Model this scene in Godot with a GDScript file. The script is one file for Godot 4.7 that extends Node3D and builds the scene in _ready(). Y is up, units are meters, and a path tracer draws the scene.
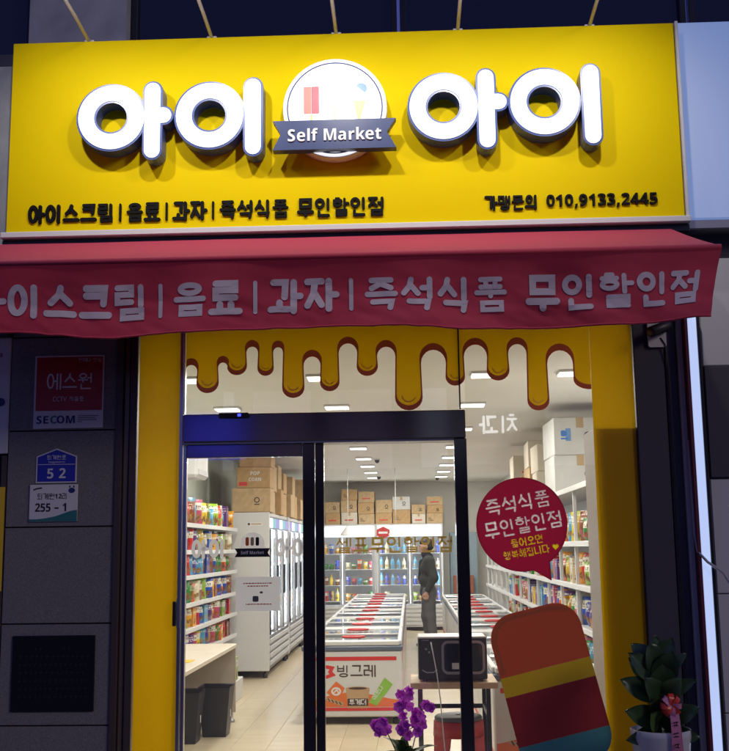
extends Node3D
# A self-service ice cream shop front at night. Units: metres, y up, the shop's glass stands in the plane z = 0.

var M := {}
var rng := RandomNumberGenerator.new()
const ORD := ["first", "second", "third", "fourth", "fifth", "sixth", "seventh", "eighth", "ninth", "tenth", "eleventh", "twelfth", "thirteenth", "fourteenth", "fifteenth", "sixteenth", "seventeenth", "eighteenth", "nineteenth", "twentieth"]

# ------------------------------------------------------------------ scene helpers
func nth(i: int) -> String:
	if i < 20:
		return ORD[i]
	var tens := ["twent", "thirt", "fort"]
	var d := (i + 1) / 10 - 2
	return tens[d] + "ieth" if (i + 1) % 10 == 0 else tens[d] + "y-" + ORD[(i + 1) % 10 - 1]

func lin(r: float, g: float, b: float, a := 1.0) -> Color:
	var c := Color(r, g, b).linear_to_srgb()
	c.a = a
	return c

func mat(called: String, c: Color, rough := 0.6, metal := 0.0, spec := 0.5) -> StandardMaterial3D:
	var m := StandardMaterial3D.new()
	m.resource_name = called
	m.albedo_color = c
	m.roughness = rough
	m.metallic = metal
	m.metallic_specular = spec
	M[called] = m
	return m

func glow(called: String, c: Color, e: float, body := 0.7) -> StandardMaterial3D:
	var m := mat(called, lin(body, body, body), 0.5)
	m.emission_enabled = true
	m.emission = c
	m.emission_energy_multiplier = e
	return m

func film(called: String, c: Color, back: float, rough := 0.35) -> StandardMaterial3D:
	var m := mat(called, c, rough)
	m.backlight_enabled = true
	m.backlight = Color(c.r, c.g, c.b) * back
	return m

func tex(m: StandardMaterial3D, t: Texture2D, scale: float, world := true) -> void:
	m.albedo_texture = t
	m.uv1_triplanar = true
	m.uv1_world_triplanar = world
	m.uv1_scale = Vector3.ONE * scale

func thing(called: String, label: String, category: String, at := Vector3.ZERO, group := "", turn := 0.0) -> Node3D:
	var o := Node3D.new()
	o.name = called
	add_child(o, true)
	o.position = at
	o.rotation.y = turn
	tag(o, label, category, group)
	return o

func tag(o: Node, label: String, category: String, group := "") -> void:
	o.set_meta("label", label)
	o.set_meta("category", category)
	if group != "":
		o.set_meta("group", group)

func place(called: String, mesh: Mesh, m: Material, parent: Node = self, at := Vector3.ZERO) -> MeshInstance3D:
	var o := MeshInstance3D.new()
	o.name = called
	o.mesh = mesh
	o.material_override = m
	o.position = at
	parent.add_child(o, true)
	return o

func put(called: String, st: SurfaceTool, m: Material, parent: Node = self, at := Vector3.ZERO) -> MeshInstance3D:
	return place(called, done(st), m, parent, at)

func struct(called: String, st: SurfaceTool, m: Material) -> MeshInstance3D:
	var o := put(called, st, m)
	o.set_meta("kind", "structure")
	return o

# ------------------------------------------------------------------ shape helpers
func begin(smooth := false) -> SurfaceTool:
	var st := SurfaceTool.new()
	st.begin(Mesh.PRIMITIVE_TRIANGLES)
	st.set_smooth_group(0 if smooth else -1)
	return st

func done(st: SurfaceTool) -> ArrayMesh:
	st.generate_normals()
	return st.commit()

func tri(st: SurfaceTool, a: Vector3, b: Vector3, c: Vector3) -> void:
	st.add_vertex(a)
	st.add_vertex(b)
	st.add_vertex(c)

func quad(st: SurfaceTool, a: Vector3, b: Vector3, c: Vector3, d: Vector3) -> void:
	tri(st, a, b, c)
	tri(st, a, c, d)

# box from corner lo to corner hi with chamfered edges (bevel 0: a plain box)
func box(st: SurfaceTool, lo: Vector3, hi: Vector3, bevel := 0.0) -> void:
	var c := (lo + hi) * 0.5
	var h := (hi - lo) * 0.5
	var k := minf(bevel, minf(h.x, minf(h.y, h.z)) * 0.9)
	for axis in 3:
		var u := (axis + 1) % 3
		var v := (axis + 2) % 3
		for s in [1.0, -1.0]:
			var q := []
			for p in [[-1, -1], [1, -1], [1, 1], [-1, 1]]:
				var w := Vector3.ZERO
				w[axis] = s * h[axis]
				w[u] = p[0] * (h[u] - k)
				w[v] = p[1] * (h[v] - k)
				q.append(c + w)
			if s > 0:
				quad(st, q[3], q[2], q[1], q[0])
			else:
				quad(st, q[0], q[1], q[2], q[3])
	if k <= 0.0:
		return
	for axis in 3:
		var u := (axis + 1) % 3
		var v := (axis + 2) % 3
		for su in [1.0, -1.0]:
			for sv in [1.0, -1.0]:
				var q := []
				for p in [[-1, 0], [1, 0], [1, 1], [-1, 1]]:
					var w := Vector3.ZERO
					w[axis] = p[0] * (h[axis] - k)
					w[u] = su * (h[u] - (k if p[1] == 1 else 0.0))
					w[v] = sv * (h[v] - (0.0 if p[1] == 1 else k))
					q.append(c + w)
				if su * sv > 0:
					quad(st, q[3], q[2], q[1], q[0])
				else:
					quad(st, q[0], q[1], q[2], q[3])
	for sx in [1.0, -1.0]:
		for sy in [1.0, -1.0]:
			for sz in [1.0, -1.0]:
				var a := c + Vector3(sx * h.x, sy * (h.y - k), sz * (h.z - k))
				var b := c + Vector3(sx * (h.x - k), sy * h.y, sz * (h.z - k))
				var d := c + Vector3(sx * (h.x - k), sy * (h.y - k), sz * h.z)
				if sx * sy * sz > 0:
					tri(st, a, d, b)
				else:
					tri(st, a, b, d)

func bx(lo: Vector3, hi: Vector3, bevel := 0.004) -> SurfaceTool:
	var st := begin()
	box(st, lo, hi, bevel)
	return st

func tube(st: SurfaceTool, pts: Array, r: float, n := 8, r_end := -1.0) -> void:
	var rings := []
	for i in pts.size():
		var p: Vector3 = pts[i]
		var d: Vector3 = ((pts[mini(i + 1, pts.size() - 1)] as Vector3) - (pts[maxi(i - 1, 0)] as Vector3)).normalized()
		var a := d.cross(Vector3.UP if absf(d.y) < 0.9 else Vector3.RIGHT).normalized()
		var b := d.cross(a)
		var rr := r if r_end < 0 else lerpf(r, r_end, float(i) / (pts.size() - 1))
		var ring := []
		for k in n:
			ring.append(p + (a * cos(TAU * k / n) + b * sin(TAU * k / n)) * rr)
		rings.append(ring)
	for i in rings.size() - 1:
		for k in n:
			quad(st, rings[i][k], rings[i + 1][k], rings[i + 1][(k + 1) % n], rings[i][(k + 1) % n])
	for k in n:
		tri(st, pts[0], rings[0][k], rings[0][(k + 1) % n])
		tri(st, pts[-1], rings[-1][(k + 1) % n], rings[-1][k])

# profile: [radius, height] pairs from bottom to top, turned round the y axis
func lathe(st: SurfaceTool, profile: Array, n := 20, at := Vector3.ZERO, sx := 1.0, sz := 1.0) -> void:
	for i in profile.size() - 1:
		for k in n:
			var a := TAU * k / n
			var b := TAU * (k + 1) / n
			var q := []
			for e in [[i, a], [i + 1, a], [i + 1, b], [i, b]]:
				var r: float = profile[e[0]][0]
				q.append(at + Vector3(r * cos(e[1]) * sx, profile[e[0]][1], r * sin(e[1]) * sz))
			if profile[i][0] <= 0.0:
				tri(st, q[0], q[1], q[2])
			elif profile[i + 1][0] <= 0.0:
				tri(st, q[0], q[1], q[3])
			else:
				quad(st, q[0], q[1], q[2], q[3])

# flat outline in x, y with thickness from z0 to z1
func prism(st: SurfaceTool, poly: PackedVector2Array, z0: float, z1: float, sides := true) -> void:
	if Geometry2D.is_polygon_clockwise(poly):
		poly.reverse()
	var t := Geometry2D.triangulate_polygon(poly)
	for i in range(0, t.size(), 3):
		var a := poly[t[i]]
		var b := poly[t[i + 1]]
		var c := poly[t[i + 2]]
		if (b - a).cross(c - a) < 0:
			var k := b
			b = c
			c = k
		tri(st, Vector3(a.x, a.y, z1), Vector3(c.x, c.y, z1), Vector3(b.x, b.y, z1))
		if sides:
			tri(st, Vector3(a.x, a.y, z0), Vector3(b.x, b.y, z0), Vector3(c.x, c.y, z0))
	if sides:
		for i in poly.size():
			var a := poly[i]
			var b := poly[(i + 1) % poly.size()]
			quad(st, Vector3(a.x, a.y, z0), Vector3(a.x, a.y, z1), Vector3(b.x, b.y, z1), Vector3(b.x, b.y, z0))

func oval(cx: float, cy: float, rx: float, ry: float, n := 40, a0 := 0.0, a1 := TAU) -> PackedVector2Array:
	var p := PackedVector2Array()
	for i in n + (0 if a1 - a0 >= TAU - 0.001 else 1):
		var a := a0 + (a1 - a0) * i / n
		p.append(Vector2(cx + rx * cos(a), cy + ry * sin(a)))
	return p

func round_rect(x0: float, y0: float, x1: float, y1: float, r: float, n := 5) -> PackedVector2Array:
	var p := PackedVector2Array()
	for c in [[x1 - r, y1 - r, 0.0], [x0 + r, y1 - r, PI / 2], [x0 + r, y0 + r, PI], [x1 - r, y0 + r, 1.5 * PI]]:
		for i in n + 1:
			var a: float = c[2] + PI / 2 * i / n
			p.append(Vector2(c[0] + r * cos(a), c[1] + r * sin(a)))
	return p

# ------------------------------------------------------------------ lettering: Hangul from strokes
# One stroke: a mitred ribbon of half width r with round ends, from depth z0 to z1, each point passed through «where».
func stroke(st: SurfaceTool, pts: Array, closed: bool, r: float, z0: float, z1: float, where: Callable, sides := true) -> void:
	var n := pts.size()
	var left := []
	var right := []
	for i in n:
		var p: Vector2 = pts[i]
		var a: Vector2 = (p - pts[(i - 1 + n) % n]).normalized() if closed or i > 0 else Vector2.ZERO
		var b: Vector2 = (pts[(i + 1) % n] - p).normalized() if closed or i < n - 1 else Vector2.ZERO
		if a == Vector2.ZERO:
			a = b
		if b == Vector2.ZERO:
			b = a
		var m := (Vector2(-a.y, a.x) + Vector2(-b.y, b.x)).normalized()
		var k := r / maxf(0.45, m.dot(Vector2(-a.y, a.x)))
		left.append(p + m * k)
		right.append(p - m * k)
	var f := func(v: Vector2, z: float) -> Vector3: return where.call(v.x, v.y, z)
	for i in (n if closed else n - 1):
		var j := (i + 1) % n
		quad(st, f.call(left[i], z1), f.call(left[j], z1), f.call(right[j], z1), f.call(right[i], z1))
		if sides:
			quad(st, f.call(left[i], z0), f.call(left[j], z0), f.call(left[j], z1), f.call(left[i], z1))
			quad(st, f.call(right[i], z1), f.call(right[j], z1), f.call(right[j], z0), f.call(right[i], z0))
	if closed:
		return
	for e in [[0, 1], [n - 1, n - 2]]:
		var p: Vector2 = pts[e[0]]
		var d: Vector2 = (p - pts[e[1]]).normalized()
		var arc := []
		for k in 9:
			var a := -PI / 2 + PI * k / 8
			arc.append(p + d.rotated(a) * r)
		for k in 8:
			tri(st, f.call(p, z1), f.call(arc[k + 1], z1), f.call(arc[k], z1))
			if sides:
				quad(st, f.call(arc[k], z0), f.call(arc[k], z1), f.call(arc[k + 1], z1), f.call(arc[k + 1], z0))

func ring_pts(cx: float, cy: float, rx: float, ry: float, n := 28) -> Array:
	var p := []
	for i in n:
		p.append(Vector2(cx + rx * cos(TAU * i / n), cy + ry * sin(TAU * i / n)))
	return p

# strokes of the letter parts in a unit square (y up); a string of points, strokes parted by «/», a closed one ends with «o»
const JAMO := {
	"ㄱ": "0 1,1 1,.92 0", "ㄴ": "0 1,0 0,1 0", "ㄷ": "1 1,0 1,0 0,1 0", "ㄹ": "0 1,1 1,1 .52,0 .52,0 0,1 0", "ㅁ": "0 0,0 1,1 1,1 0,o",
	"ㅂ": "0 1,0 0,1 0,1 1/0 .5,1 .5", "ㅅ": ".52 1,.42 .55,0 0/.5 .6,1 0", "ㅇ": "O", "ㅈ": "0 1,1 1/.52 1,.42 .5,0 0/.5 .5,1 0", "ㅊ": ".3 1.12,.7 1.12/0 .82,1 .82/.52 .82,.42 .42,0 0/.5 .42,1 0",
	"ㅋ": "0 1,1 1,.92 0/0 .52,.95 .52", "ㅌ": "1 1,0 1,0 0,1 0/0 .5,.95 .5", "ㅍ": "0 1,1 1/.26 1,.26 0/.74 1,.74 0/0 0,1 0", "ㅎ": ".3 1.08,.7 1.08/0 .8,1 .8/Q",
}
const LEAD := ["ㄱ", "ㄲ", "ㄴ", "ㄷ", "ㄸ", "ㄹ", "ㅁ", "ㅂ", "ㅃ", "ㅅ", "ㅆ", "ㅇ", "ㅈ", "ㅉ", "ㅊ", "ㅋ", "ㅌ", "ㅍ", "ㅎ"]
const TAIL := ["", "ㄱ", "ㄲ", "ㄳ", "ㄴ", "ㄵ", "ㄶ", "ㄷ", "ㄹ", "ㄺ", "ㄻ", "ㄼ", "ㄽ", "ㄾ", "ㄿ", "ㅀ", "ㅁ", "ㅂ", "ㅄ", "ㅅ", "ㅆ", "ㅇ", "ㅈ", "ㅊ", "ㅋ", "ㅌ", "ㅍ", "ㅎ"]
# vowels 0..20: upright strokes [x, bar at side], in the box left to right
const UPRIGHT := {0: ".3 1,.3 0/.3 .52,.95 .52", 1: ".2 1,.2 0/.8 1,.8 0/.2 .52,.8 .52", 2: ".3 1,.3 0/.3 .66,.95 .66/.3 .36,.95 .36", 4: ".7 1,.7 0/.7 .52,.05 .52", 5: ".35 1,.35 0/.9 1,.9 0/.35 .52,-.1 .52", 6: ".7 1,.7 0/.7 .66,.05 .66/.7 .36,.05 .36", 7: ".4 1,.4 0/.95 1,.95 0/.4 .66,-.05 .66/.4 .38,-.05 .38", 20: ".5 1,.5 0"}
const LYING := {8: "0 0,1 0/.5 .9,.5 0", 12: "0 0,1 0/.3 .9,.3 0/.7 .9,.7 0", 13: "0 .9,1 .9/.5 .9,.5 0", 17: "0 .9,1 .9/.3 .9,.3 0/.7 .9,.7 0", 18: "0 .5,1 .5"}
const BOTH := {9: [8, 0], 10: [8, 1], 11: [8, 20], 14: [13, 4], 15: [13, 5], 16: [13, 20], 19: [18, 20]}

func strokes_of(code: String, x0: float, y0: float, x1: float, y1: float, out: Array) -> void:
	for part in code.split("/"):
		if part == "O" or part == "Q":
			var top := 1.0 if part == "O" else 0.6
			out.append([ring_pts((x0 + x1) / 2, y0 + (y1 - y0) * top / 2, (x1 - x0) / 2, (y1 - y0) * top / 2), true])
			continue
		var pts := []
		var closed := false
		for w in part.split(","):
			if w == "o":
				closed = true
				continue
			var xy := w.split(" ")
			pts.append(Vector2(lerpf(x0, x1, float(xy[0])), lerpf(y0, y1, float(xy[1]))))
		out.append([pts, closed])

# strokes of one syllable in the unit square
func syllable(ch: String, r: float) -> Array:
	var n := ch.unicode_at(0) - 0xAC00
	var out := []
	var l: String = LEAD[n / 588]
	var v := (n % 588) / 28
	var t: String = TAIL[n % 28]
	var e := r
	var low := 0.0 + e
	if t != "":
		var rise := 0.05 if t in ["ㄹ", "ㅂ"] else 0.0
		strokes_of(JAMO[t], 0.16 + e, e, 0.9 - e, 0.31 - e * 0.3 + rise, out)
		low = 0.42 + e * 0.4 + rise
	if UPRIGHT.has(v):
		var wide := v in [1, 5, 7]
		strokes_of(JAMO[l], e, low + (0.12 if t == "" and l != "ㅇ" else 0.06), (0.5 if wide else 0.6) - e, 1.0 - e, out)
		strokes_of(UPRIGHT[v], (0.56 if wide else 0.62), low - (0.04 if t != "" else 0.0), 1.0 - e * 0.5, 1.0 - e, out)
	elif LYING.has(v):
		var span := 1.0 - e - low
		var hang := v in [13, 17]
		strokes_of(JAMO[l], 0.16 + e * 0.6, low + span * (0.56 if hang else 0.5), 0.84 - e * 0.6, 1.0 - e, out)
		strokes_of(LYING[v], e, low + span * (0.02 if v != 18 else -0.08), 1.0 - e, low + span * (0.26 if hang else 0.3 if v != 18 else 0.32), out)
	else:
		var two: Array = BOTH[v]
		var span := 1.0 - e - low
		strokes_of(JAMO[l], e + 0.06, low + span * 0.48, 0.6 - e, 1.0 - e, out)
		strokes_of(LYING[two[0]], e - 0.02, low + span * 0.04, 0.68 - e, low + span * 0.3, out)
		strokes_of(UPRIGHT[two[1]], 0.66, low - 0.02, 1.0 - e * 0.4, 1.0 - e, out)
	var weight := 1.0
	if t != "":
		weight = 0.84
	if l in ["ㅎ", "ㅍ", "ㅌ", "ㅊ"] or t == "ㄹ":
		weight *= 0.84
	for s in out:
		s.append(weight)
	return out

# how wide a line is, in units of its letter height
func advance(ch: String) -> float:
	return 0.45 if ch == " " else 0.7 if ch == "|" else 1.07

func line_width(text: String) -> float:
	var w := 0.0
	for ch in text:
		w += advance(ch)
	return w

# Lettering of height h (letters squeezed so that the line is w wide), at its lower left corner (x, y); r is the half stroke width as a share of h
func write(st: SurfaceTool, text: String, x: float, y: float, w: float, h: float, r: float, z0: float, z1: float, where: Callable, sides := true, longest := 9.0) -> void:
	var unit := w / (line_width(text) - 0.07)
	var at := x
	var n := 0
	for ch in text:
		if ch == "|":
			stroke(st, [Vector2(at + unit * 0.31, y + h * 0.08), Vector2(at + unit * 0.31, y + h * 0.5), Vector2(at + unit * 0.31, y + h * 0.92)], false, r * h * 0.62, z0, z1, where, sides)
		elif ch != " ":
			for s in syllable(ch, r):
				var pts := []
				for k in s[0].size():
					var p: Vector2 = s[0][k]
					var q := Vector2(at + p.x * unit, y + p.y * h)
					if k > 0 and longest < 5.0:
						var from: Vector2 = pts[-1]
						var cuts := int(from.distance_to(q) / longest)
						for c in cuts:
							pts.append(from.lerp(q, float(c + 1) / (cuts + 1)))
					pts.append(q)
				stroke(st, pts, s[1], r * h * s[2], z0, z1 + n * 0.0002, where, sides)
				n = (n + 1) % 7
		at += advance(ch) * unit

func flat(o: Vector3, turn := 0.0) -> Callable:
	return func(x: float, y: float, z: float) -> Vector3: return o + Vector3(x * cos(turn) - y * sin(turn), x * sin(turn) + y * cos(turn), z)

func latin(called: String, text: String, size: float, m: Material, parent: Node, at: Vector3, depth := 0.002, wide := 1.0, bold := true, turn := 0.0) -> MeshInstance3D:
	var t := TextMesh.new()
	var f := SystemFont.new()
	f.font_names = PackedStringArray(["Droid Sans"])
	f.font_weight = 700 if bold else 400
	t.font = f
	t.text = text
	t.font_size = 64
	t.pixel_size = size / 57.0
	t.depth = depth
	t.curve_step = 4.0
	var o := place(called, t, m, parent, at)
	o.scale = Vector3(wide, 1, 1)
	o.rotation.z = turn
	return o

# ------------------------------------------------------------------ textures
func speckle(size: int, tones: Array, coarse: float, seed_: int, fine := 0.5) -> ImageTexture:
	var im := Image.create(size, size, false, Image.FORMAT_RGB8)
	var n := FastNoiseLite.new()
	n.seed = seed_
	n.frequency = coarse
	n.fractal_octaves = 3
	rng.seed = seed_
	for y in size:
		for x in size:
			var u := TAU * x / size
			var v := TAU * y / size
			var k := n.get_noise_3d(cos(u) * size / TAU, sin(u) * size / TAU + cos(v) * size / TAU, sin(v) * size / TAU) * 0.9 + 0.5
			k = clampf(k * (1.0 - fine) + rng.randf() * fine, 0.0, 0.999) * (tones.size() - 1)
			im.set_pixel(x, y, (tones[int(k)] as Color).lerp(tones[int(k) + 1], k - int(k)))
	return ImageTexture.create_from_image(im)

func grain(w: int, h: int, a: Color, b: Color, seed_: int, rings: float) -> ImageTexture:
	var im := Image.create(w, h, false, Image.FORMAT_RGB8)
	var n := FastNoiseLite.new()
	n.seed = seed_
	n.frequency = 0.02
	for y in h:
		for x in w:
			var k := n.get_noise_2d(x * 0.15, y * rings) * 0.7 + 0.5 + n.get_noise_2d(x * 1.5 + 500.0, y * 18.0) * 0.25
			im.set_pixel(x, y, a.lerp(b, clampf(k, 0, 1)))
	return ImageTexture.create_from_image(im)

const INKS := [[0.78, 0.08, 0.06], [0.9, 0.62, 0.05], [0.1, 0.3, 0.7], [0.15, 0.5, 0.15], [0.75, 0.3, 0.42], [0.85, 0.35, 0.05], [0.5, 0.25, 0.1], [0.85, 0.82, 0.7], [0.35, 0.15, 0.45], [0.3, 0.6, 0.75], [0.9, 0.78, 0.15], [0.55, 0.7, 0.2]]
const INK_NAMES := ["red", "yellow", "blue", "green", "pink", "orange", "brown", "cream", "purple", "light blue", "bright yellow", "lime"]

func package_print() -> ImageTexture:
	var im := Image.create(1024, 768, false, Image.FORMAT_RGB8)
	rng.seed = 77
	for cell in 48:
		var ox := (cell % 8) * 128
		var oy := (cell / 8) * 128
		var k := cell % 12
		var base := Color(INKS[k][0], INKS[k][1], INKS[k][2])
		im.fill_rect(Rect2i(ox, oy, 128, 128), base)
		var second := INKS[(k + 1 + rng.randi() % 10) % 12] as Array
		var c2 := Color(second[0], second[1], second[2])
		var third := INKS[rng.randi() % 12] as Array
		var c3 := Color(third[0], third[1], third[2])
		var way := rng.randi() % 4
		for y in 128:
			for x in 128:
				if way == 0 and (y + x / 3) % 128 > 92:
					im.set_pixel(ox + x, oy + y, c2)
				elif way == 1 and y > 16 and y < 54:
					im.set_pixel(ox + x, oy + y, Color(0.88, 0.86, 0.78))
				elif way == 2 and absf(x - 64.0 - 12 * sin(y * 0.06)) < 26:
					im.set_pixel(ox + x, oy + y, base.lerp(c2, 0.7))
		# a heap of pictured snacks in the lower half
		var tone: Color = [Color(0.62, 0.42, 0.14), Color(0.45, 0.24, 0.1), Color(0.75, 0.6, 0.3), c3][rng.randi() % 4]
		for bit in 34:
			var bx0 := 64.0 + rng.randfn() * 20.0
			var by0 := 92.0 + rng.randfn() * 9.0
			var br := rng.randf_range(4, 11)
			var shade := tone.lerp(Color(0.9, 0.8, 0.55), rng.randf() * 0.5) * rng.randf_range(0.65, 1.0)
			var tilt := rng.randf() * PI
			for y in range(maxi(0, int(by0 - br)), mini(128, int(by0 + br) + 1)):
				for x in range(maxi(0, int(bx0 - br)), mini(128, int(bx0 + br) + 1)):
					var v := Vector2(x - bx0, y - by0).rotated(tilt)
					if Vector2(v.x, v.y * 1.8).length() < br:
						im.set_pixel(ox + x, oy + y, shade)
		for word in 3:
			var wy := 14 + word * 13 + rng.randi() % 5
			var ink := Color(0.92, 0.9, 0.85) if way != 1 else base * 0.6
			for g in rng.randi_range(2, 5):
				im.fill_rect(Rect2i(ox + 16 + g * 20, oy + wy, rng.randi_range(7, 16), 9 if word == 1 else 4), ink)
	return ImageTexture.create_from_image(im)

# ------------------------------------------------------------------ packages on the shelves, unit sized meshes (1 wide, 1 high, 1 deep, base at y = 0, print towards +z)
var bags := []
var packs := []
var bottles := []
var tubs := []

func cell_uv(cell: int, u: float, v: float) -> Vector2:
	return Vector2((cell % 8 + clampf(u, 0.03, 0.97)) / 8.0, (cell / 8 + clampf(1.0 - v, 0.03, 0.97)) / 6.0)

func bag_mesh(cell: int) -> ArrayMesh:
	var st := begin(true)
	rng.seed = cell * 31 + 5
	var lean := rng.randf_range(-0.06, 0.06)
	var pt := func(u: float, v: float, s: float) -> Vector3:
		var bulge := pow(maxf(sin(PI * u), 0.0), 0.55) * pow(maxf(sin(PI * clampf(v * 1.02, 0, 1)), 0.0), 0.6)
		var crease := 0.06 * sin(v * 17.0 + cell) * sin(u * 9.0 + cell * 2.0)
		return Vector3((u - 0.5) * (1.0 - 0.1 * sin(PI * v)) + lean * v, v, s * 0.5 * maxf(bulge + crease * bulge, 0.015))
	for s in [1.0, -1.0]:
		for i in 5:
			for j in 6:
				var q := []
				for e in [[i, j], [i, j + 1], [i + 1, j + 1], [i + 1, j]]:
					q.append([e[0] / 5.0, e[1] / 6.0])
				if s < 0:
					q.reverse()
				for k in [0, 1, 2, 0, 2, 3]:
					st.set_uv(cell_uv(cell, q[k][0], q[k][1]))
					st.add_vertex(pt.call(q[k][0], q[k][1], s))
	return done(st)

func pack_mesh(cell: int) -> ArrayMesh:
	var st := begin()
	var f := [[Vector3(-0.5, 0, 0.5), Vector3(-0.5, 1, 0.5), Vector3(0.5, 1, 0.5), Vector3(0.5, 0, 0.5)], [Vector3(0.5, 0, 0.5), Vector3(0.5, 1, 0.5), Vector3(0.5, 1, -0.5), Vector3(0.5, 0, -0.5)], [Vector3(-0.5, 0, -0.5), Vector3(-0.5, 1, -0.5), Vector3(-0.5, 1, 0.5), Vector3(-0.5, 0, 0.5)], [Vector3(-0.5, 1, 0.5), Vector3(-0.5, 1, -0.5), Vector3(0.5, 1, -0.5), Vector3(0.5, 1, 0.5)], [Vector3(0.5, 0, -0.5), Vector3(0.5, 1, -0.5), Vector3(-0.5, 1, -0.5), Vector3(-0.5, 0, -0.5)]]
	for face in f:
		var uv := [Vector2(0, 0), Vector2(0, 1), Vector2(1, 1), Vector2(1, 0)]
		for k in [0, 1, 2, 0, 2, 3]:
			st.set_uv(cell_uv(cell, uv[k].x, uv[k].y))
			st.add_vertex(face[k])
	return done(st)

func turned_mesh(cell: int, profile: Array, n: int) -> ArrayMesh:
	var st := begin(true)
	for i in profile.size() - 1:
		for k in n:
			var q := []
			for e in [[i, k], [i + 1, k], [i + 1, k + 1], [i, k + 1]]:
				var a: float = TAU * e[1] / n
				q.append([Vector3(profile[e[0]][0] * cos(a), profile[e[0]][1], profile[e[0]][0] * sin(a)), cell_uv(cell, fmod(e[1] * 2.0 / n, 1.001), profile[e[0]][1])])
			for t in [0, 1, 2, 0, 2, 3]:
				st.set_uv(q[t][1])
				st.add_vertex(q[t][0])
	return done(st)

func make_packages() -> void:
	var m := mat("printed package", Color.WHITE, 0.32)
	m.albedo_texture = package_print()
	for cell in 48:
		packs.append(pack_mesh(cell))
		if cell < 36:
			bags.append(bag_mesh(cell))
		if cell < 24:
			bottles.append(turned_mesh(cell, [[0.0, 0.0], [0.48, 0.01], [0.5, 0.1], [0.5, 0.55], [0.42, 0.68], [0.2, 0.82], [0.17, 0.9], [0.2, 0.92], [0.2, 1.0], [0.0, 1.0]], 10))
			tubs.append(turned_mesh(cell, [[0.0, 0.0], [0.4, 0.0], [0.48, 0.85], [0.5, 0.86], [0.5, 1.0], [0.0, 1.0]], 12))

func goods(called: String, kind: String, meshes: Array, cell: int, at: Vector3, size: Vector3, turn: float, where: String, group: String) -> void:
	var o := place(called, meshes[cell % meshes.size()], M["printed package"], self, at)
	o.rotation.y = turn
	o.scale = size
	tag(o, "%s %s, %s" % [INK_NAMES[cell % meshes.size() % 12], kind, where], "package" if called != "drink_bottle" else "bottle", group)

# ------------------------------------------------------------------ figures: bones joined by a smooth minimum, meshed as surface nets
# bones: [from, to, radius from, radius to]
func figure(bones: Array, cell: float, k: float) -> ArrayMesh:
	var lo := Vector3.ONE * 1e9
	var hi := -lo
	for b in bones:
		var r: float = maxf(b[2], b[3]) + k + cell * 2.0
		lo = lo.min((b[0] as Vector3).min(b[1]) - Vector3.ONE * r)
		hi = hi.max((b[0] as Vector3).max(b[1]) + Vector3.ONE * r)
	var nx := int((hi.x - lo.x) / cell) + 2
	var ny := int((hi.y - lo.y) / cell) + 2
	var nz := int((hi.z - lo.z) / cell) + 2
	var f := PackedFloat32Array()
	f.resize(nx * ny * nz)
	f.fill(1.0)
	for b in bones:
		var a: Vector3 = b[0]
		var ab: Vector3 = b[1] - a
		var ll := maxf(ab.length_squared(), 1e-9)
		var r := Vector3.ONE * (maxf(b[2], b[3]) + k + cell)
		var p0 := (a.min(b[1]) - r - lo) / cell
		var p1 := (a.max(b[1]) + r - lo) / cell
		for iz in range(maxi(0, int(p0.z)), mini(nz, int(p1.z) + 2)):
			for iy in range(maxi(0, int(p0.y)), mini(ny, int(p1.y) + 2)):
				for ix in range(maxi(0, int(p0.x)), mini(nx, int(p1.x) + 2)):
					var p := lo + Vector3(ix, iy, iz) * cell
					var t := clampf((p - a).dot(ab) / ll, 0.0, 1.0)
					var d := p.distance_to(a + ab * t) - lerpf(b[2], b[3], t)
					var at := (iz * ny + iy) * nx + ix
					var e := f[at]
					var h := clampf(0.5 + 0.5 * (e - d) / k, 0.0, 1.0)
					f[at] = lerpf(e, d, h) - k * h * (1.0 - h)
	var verts := {}
	var st := begin(true)
	var step := [1, nx, nx * ny]
	var vertex := func(c: int) -> Vector3:
		if not verts.has(c):
			var sum := Vector3.ZERO
			var n := 0
			var base := Vector3(c % nx, (c / nx) % ny, c / (nx * ny))
			for axis in 3:
				for i in 4:
					var o := c
					var w := Vector3.ZERO
					var u: int = (axis + 1) % 3
					var v: int = (axis + 2) % 3
					w[u] = i & 1
					w[v] = i >> 1
					o += step[u] * (i & 1) + step[v] * (i >> 1)
					var e0 := f[o]
					var e1: float = f[o + step[axis]]
					if (e0 < 0) != (e1 < 0):
						w[axis] = e0 / (e0 - e1)
						sum += w
						n += 1
			verts[c] = lo + (base + sum / maxi(n, 1)) * cell
		return verts[c]
	for iz in range(1, nz - 1):
		for iy in range(1, ny - 1):
			for ix in range(1, nx - 1):
				var c := (iz * ny + iy) * nx + ix
				var inside := f[c] < 0
				for axis in 3:
					if inside != (f[c + step[axis]] < 0):
						var u: int = step[(axis + 1) % 3]
						var v: int = step[(axis + 2) % 3]
						var q := [vertex.call(c - u - v), vertex.call(c - v), vertex.call(c), vertex.call(c - u)]
						if inside:
							q.reverse()
						quad(st, q[0], q[1], q[2], q[3])
	st.index()
	return done(st)

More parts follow.
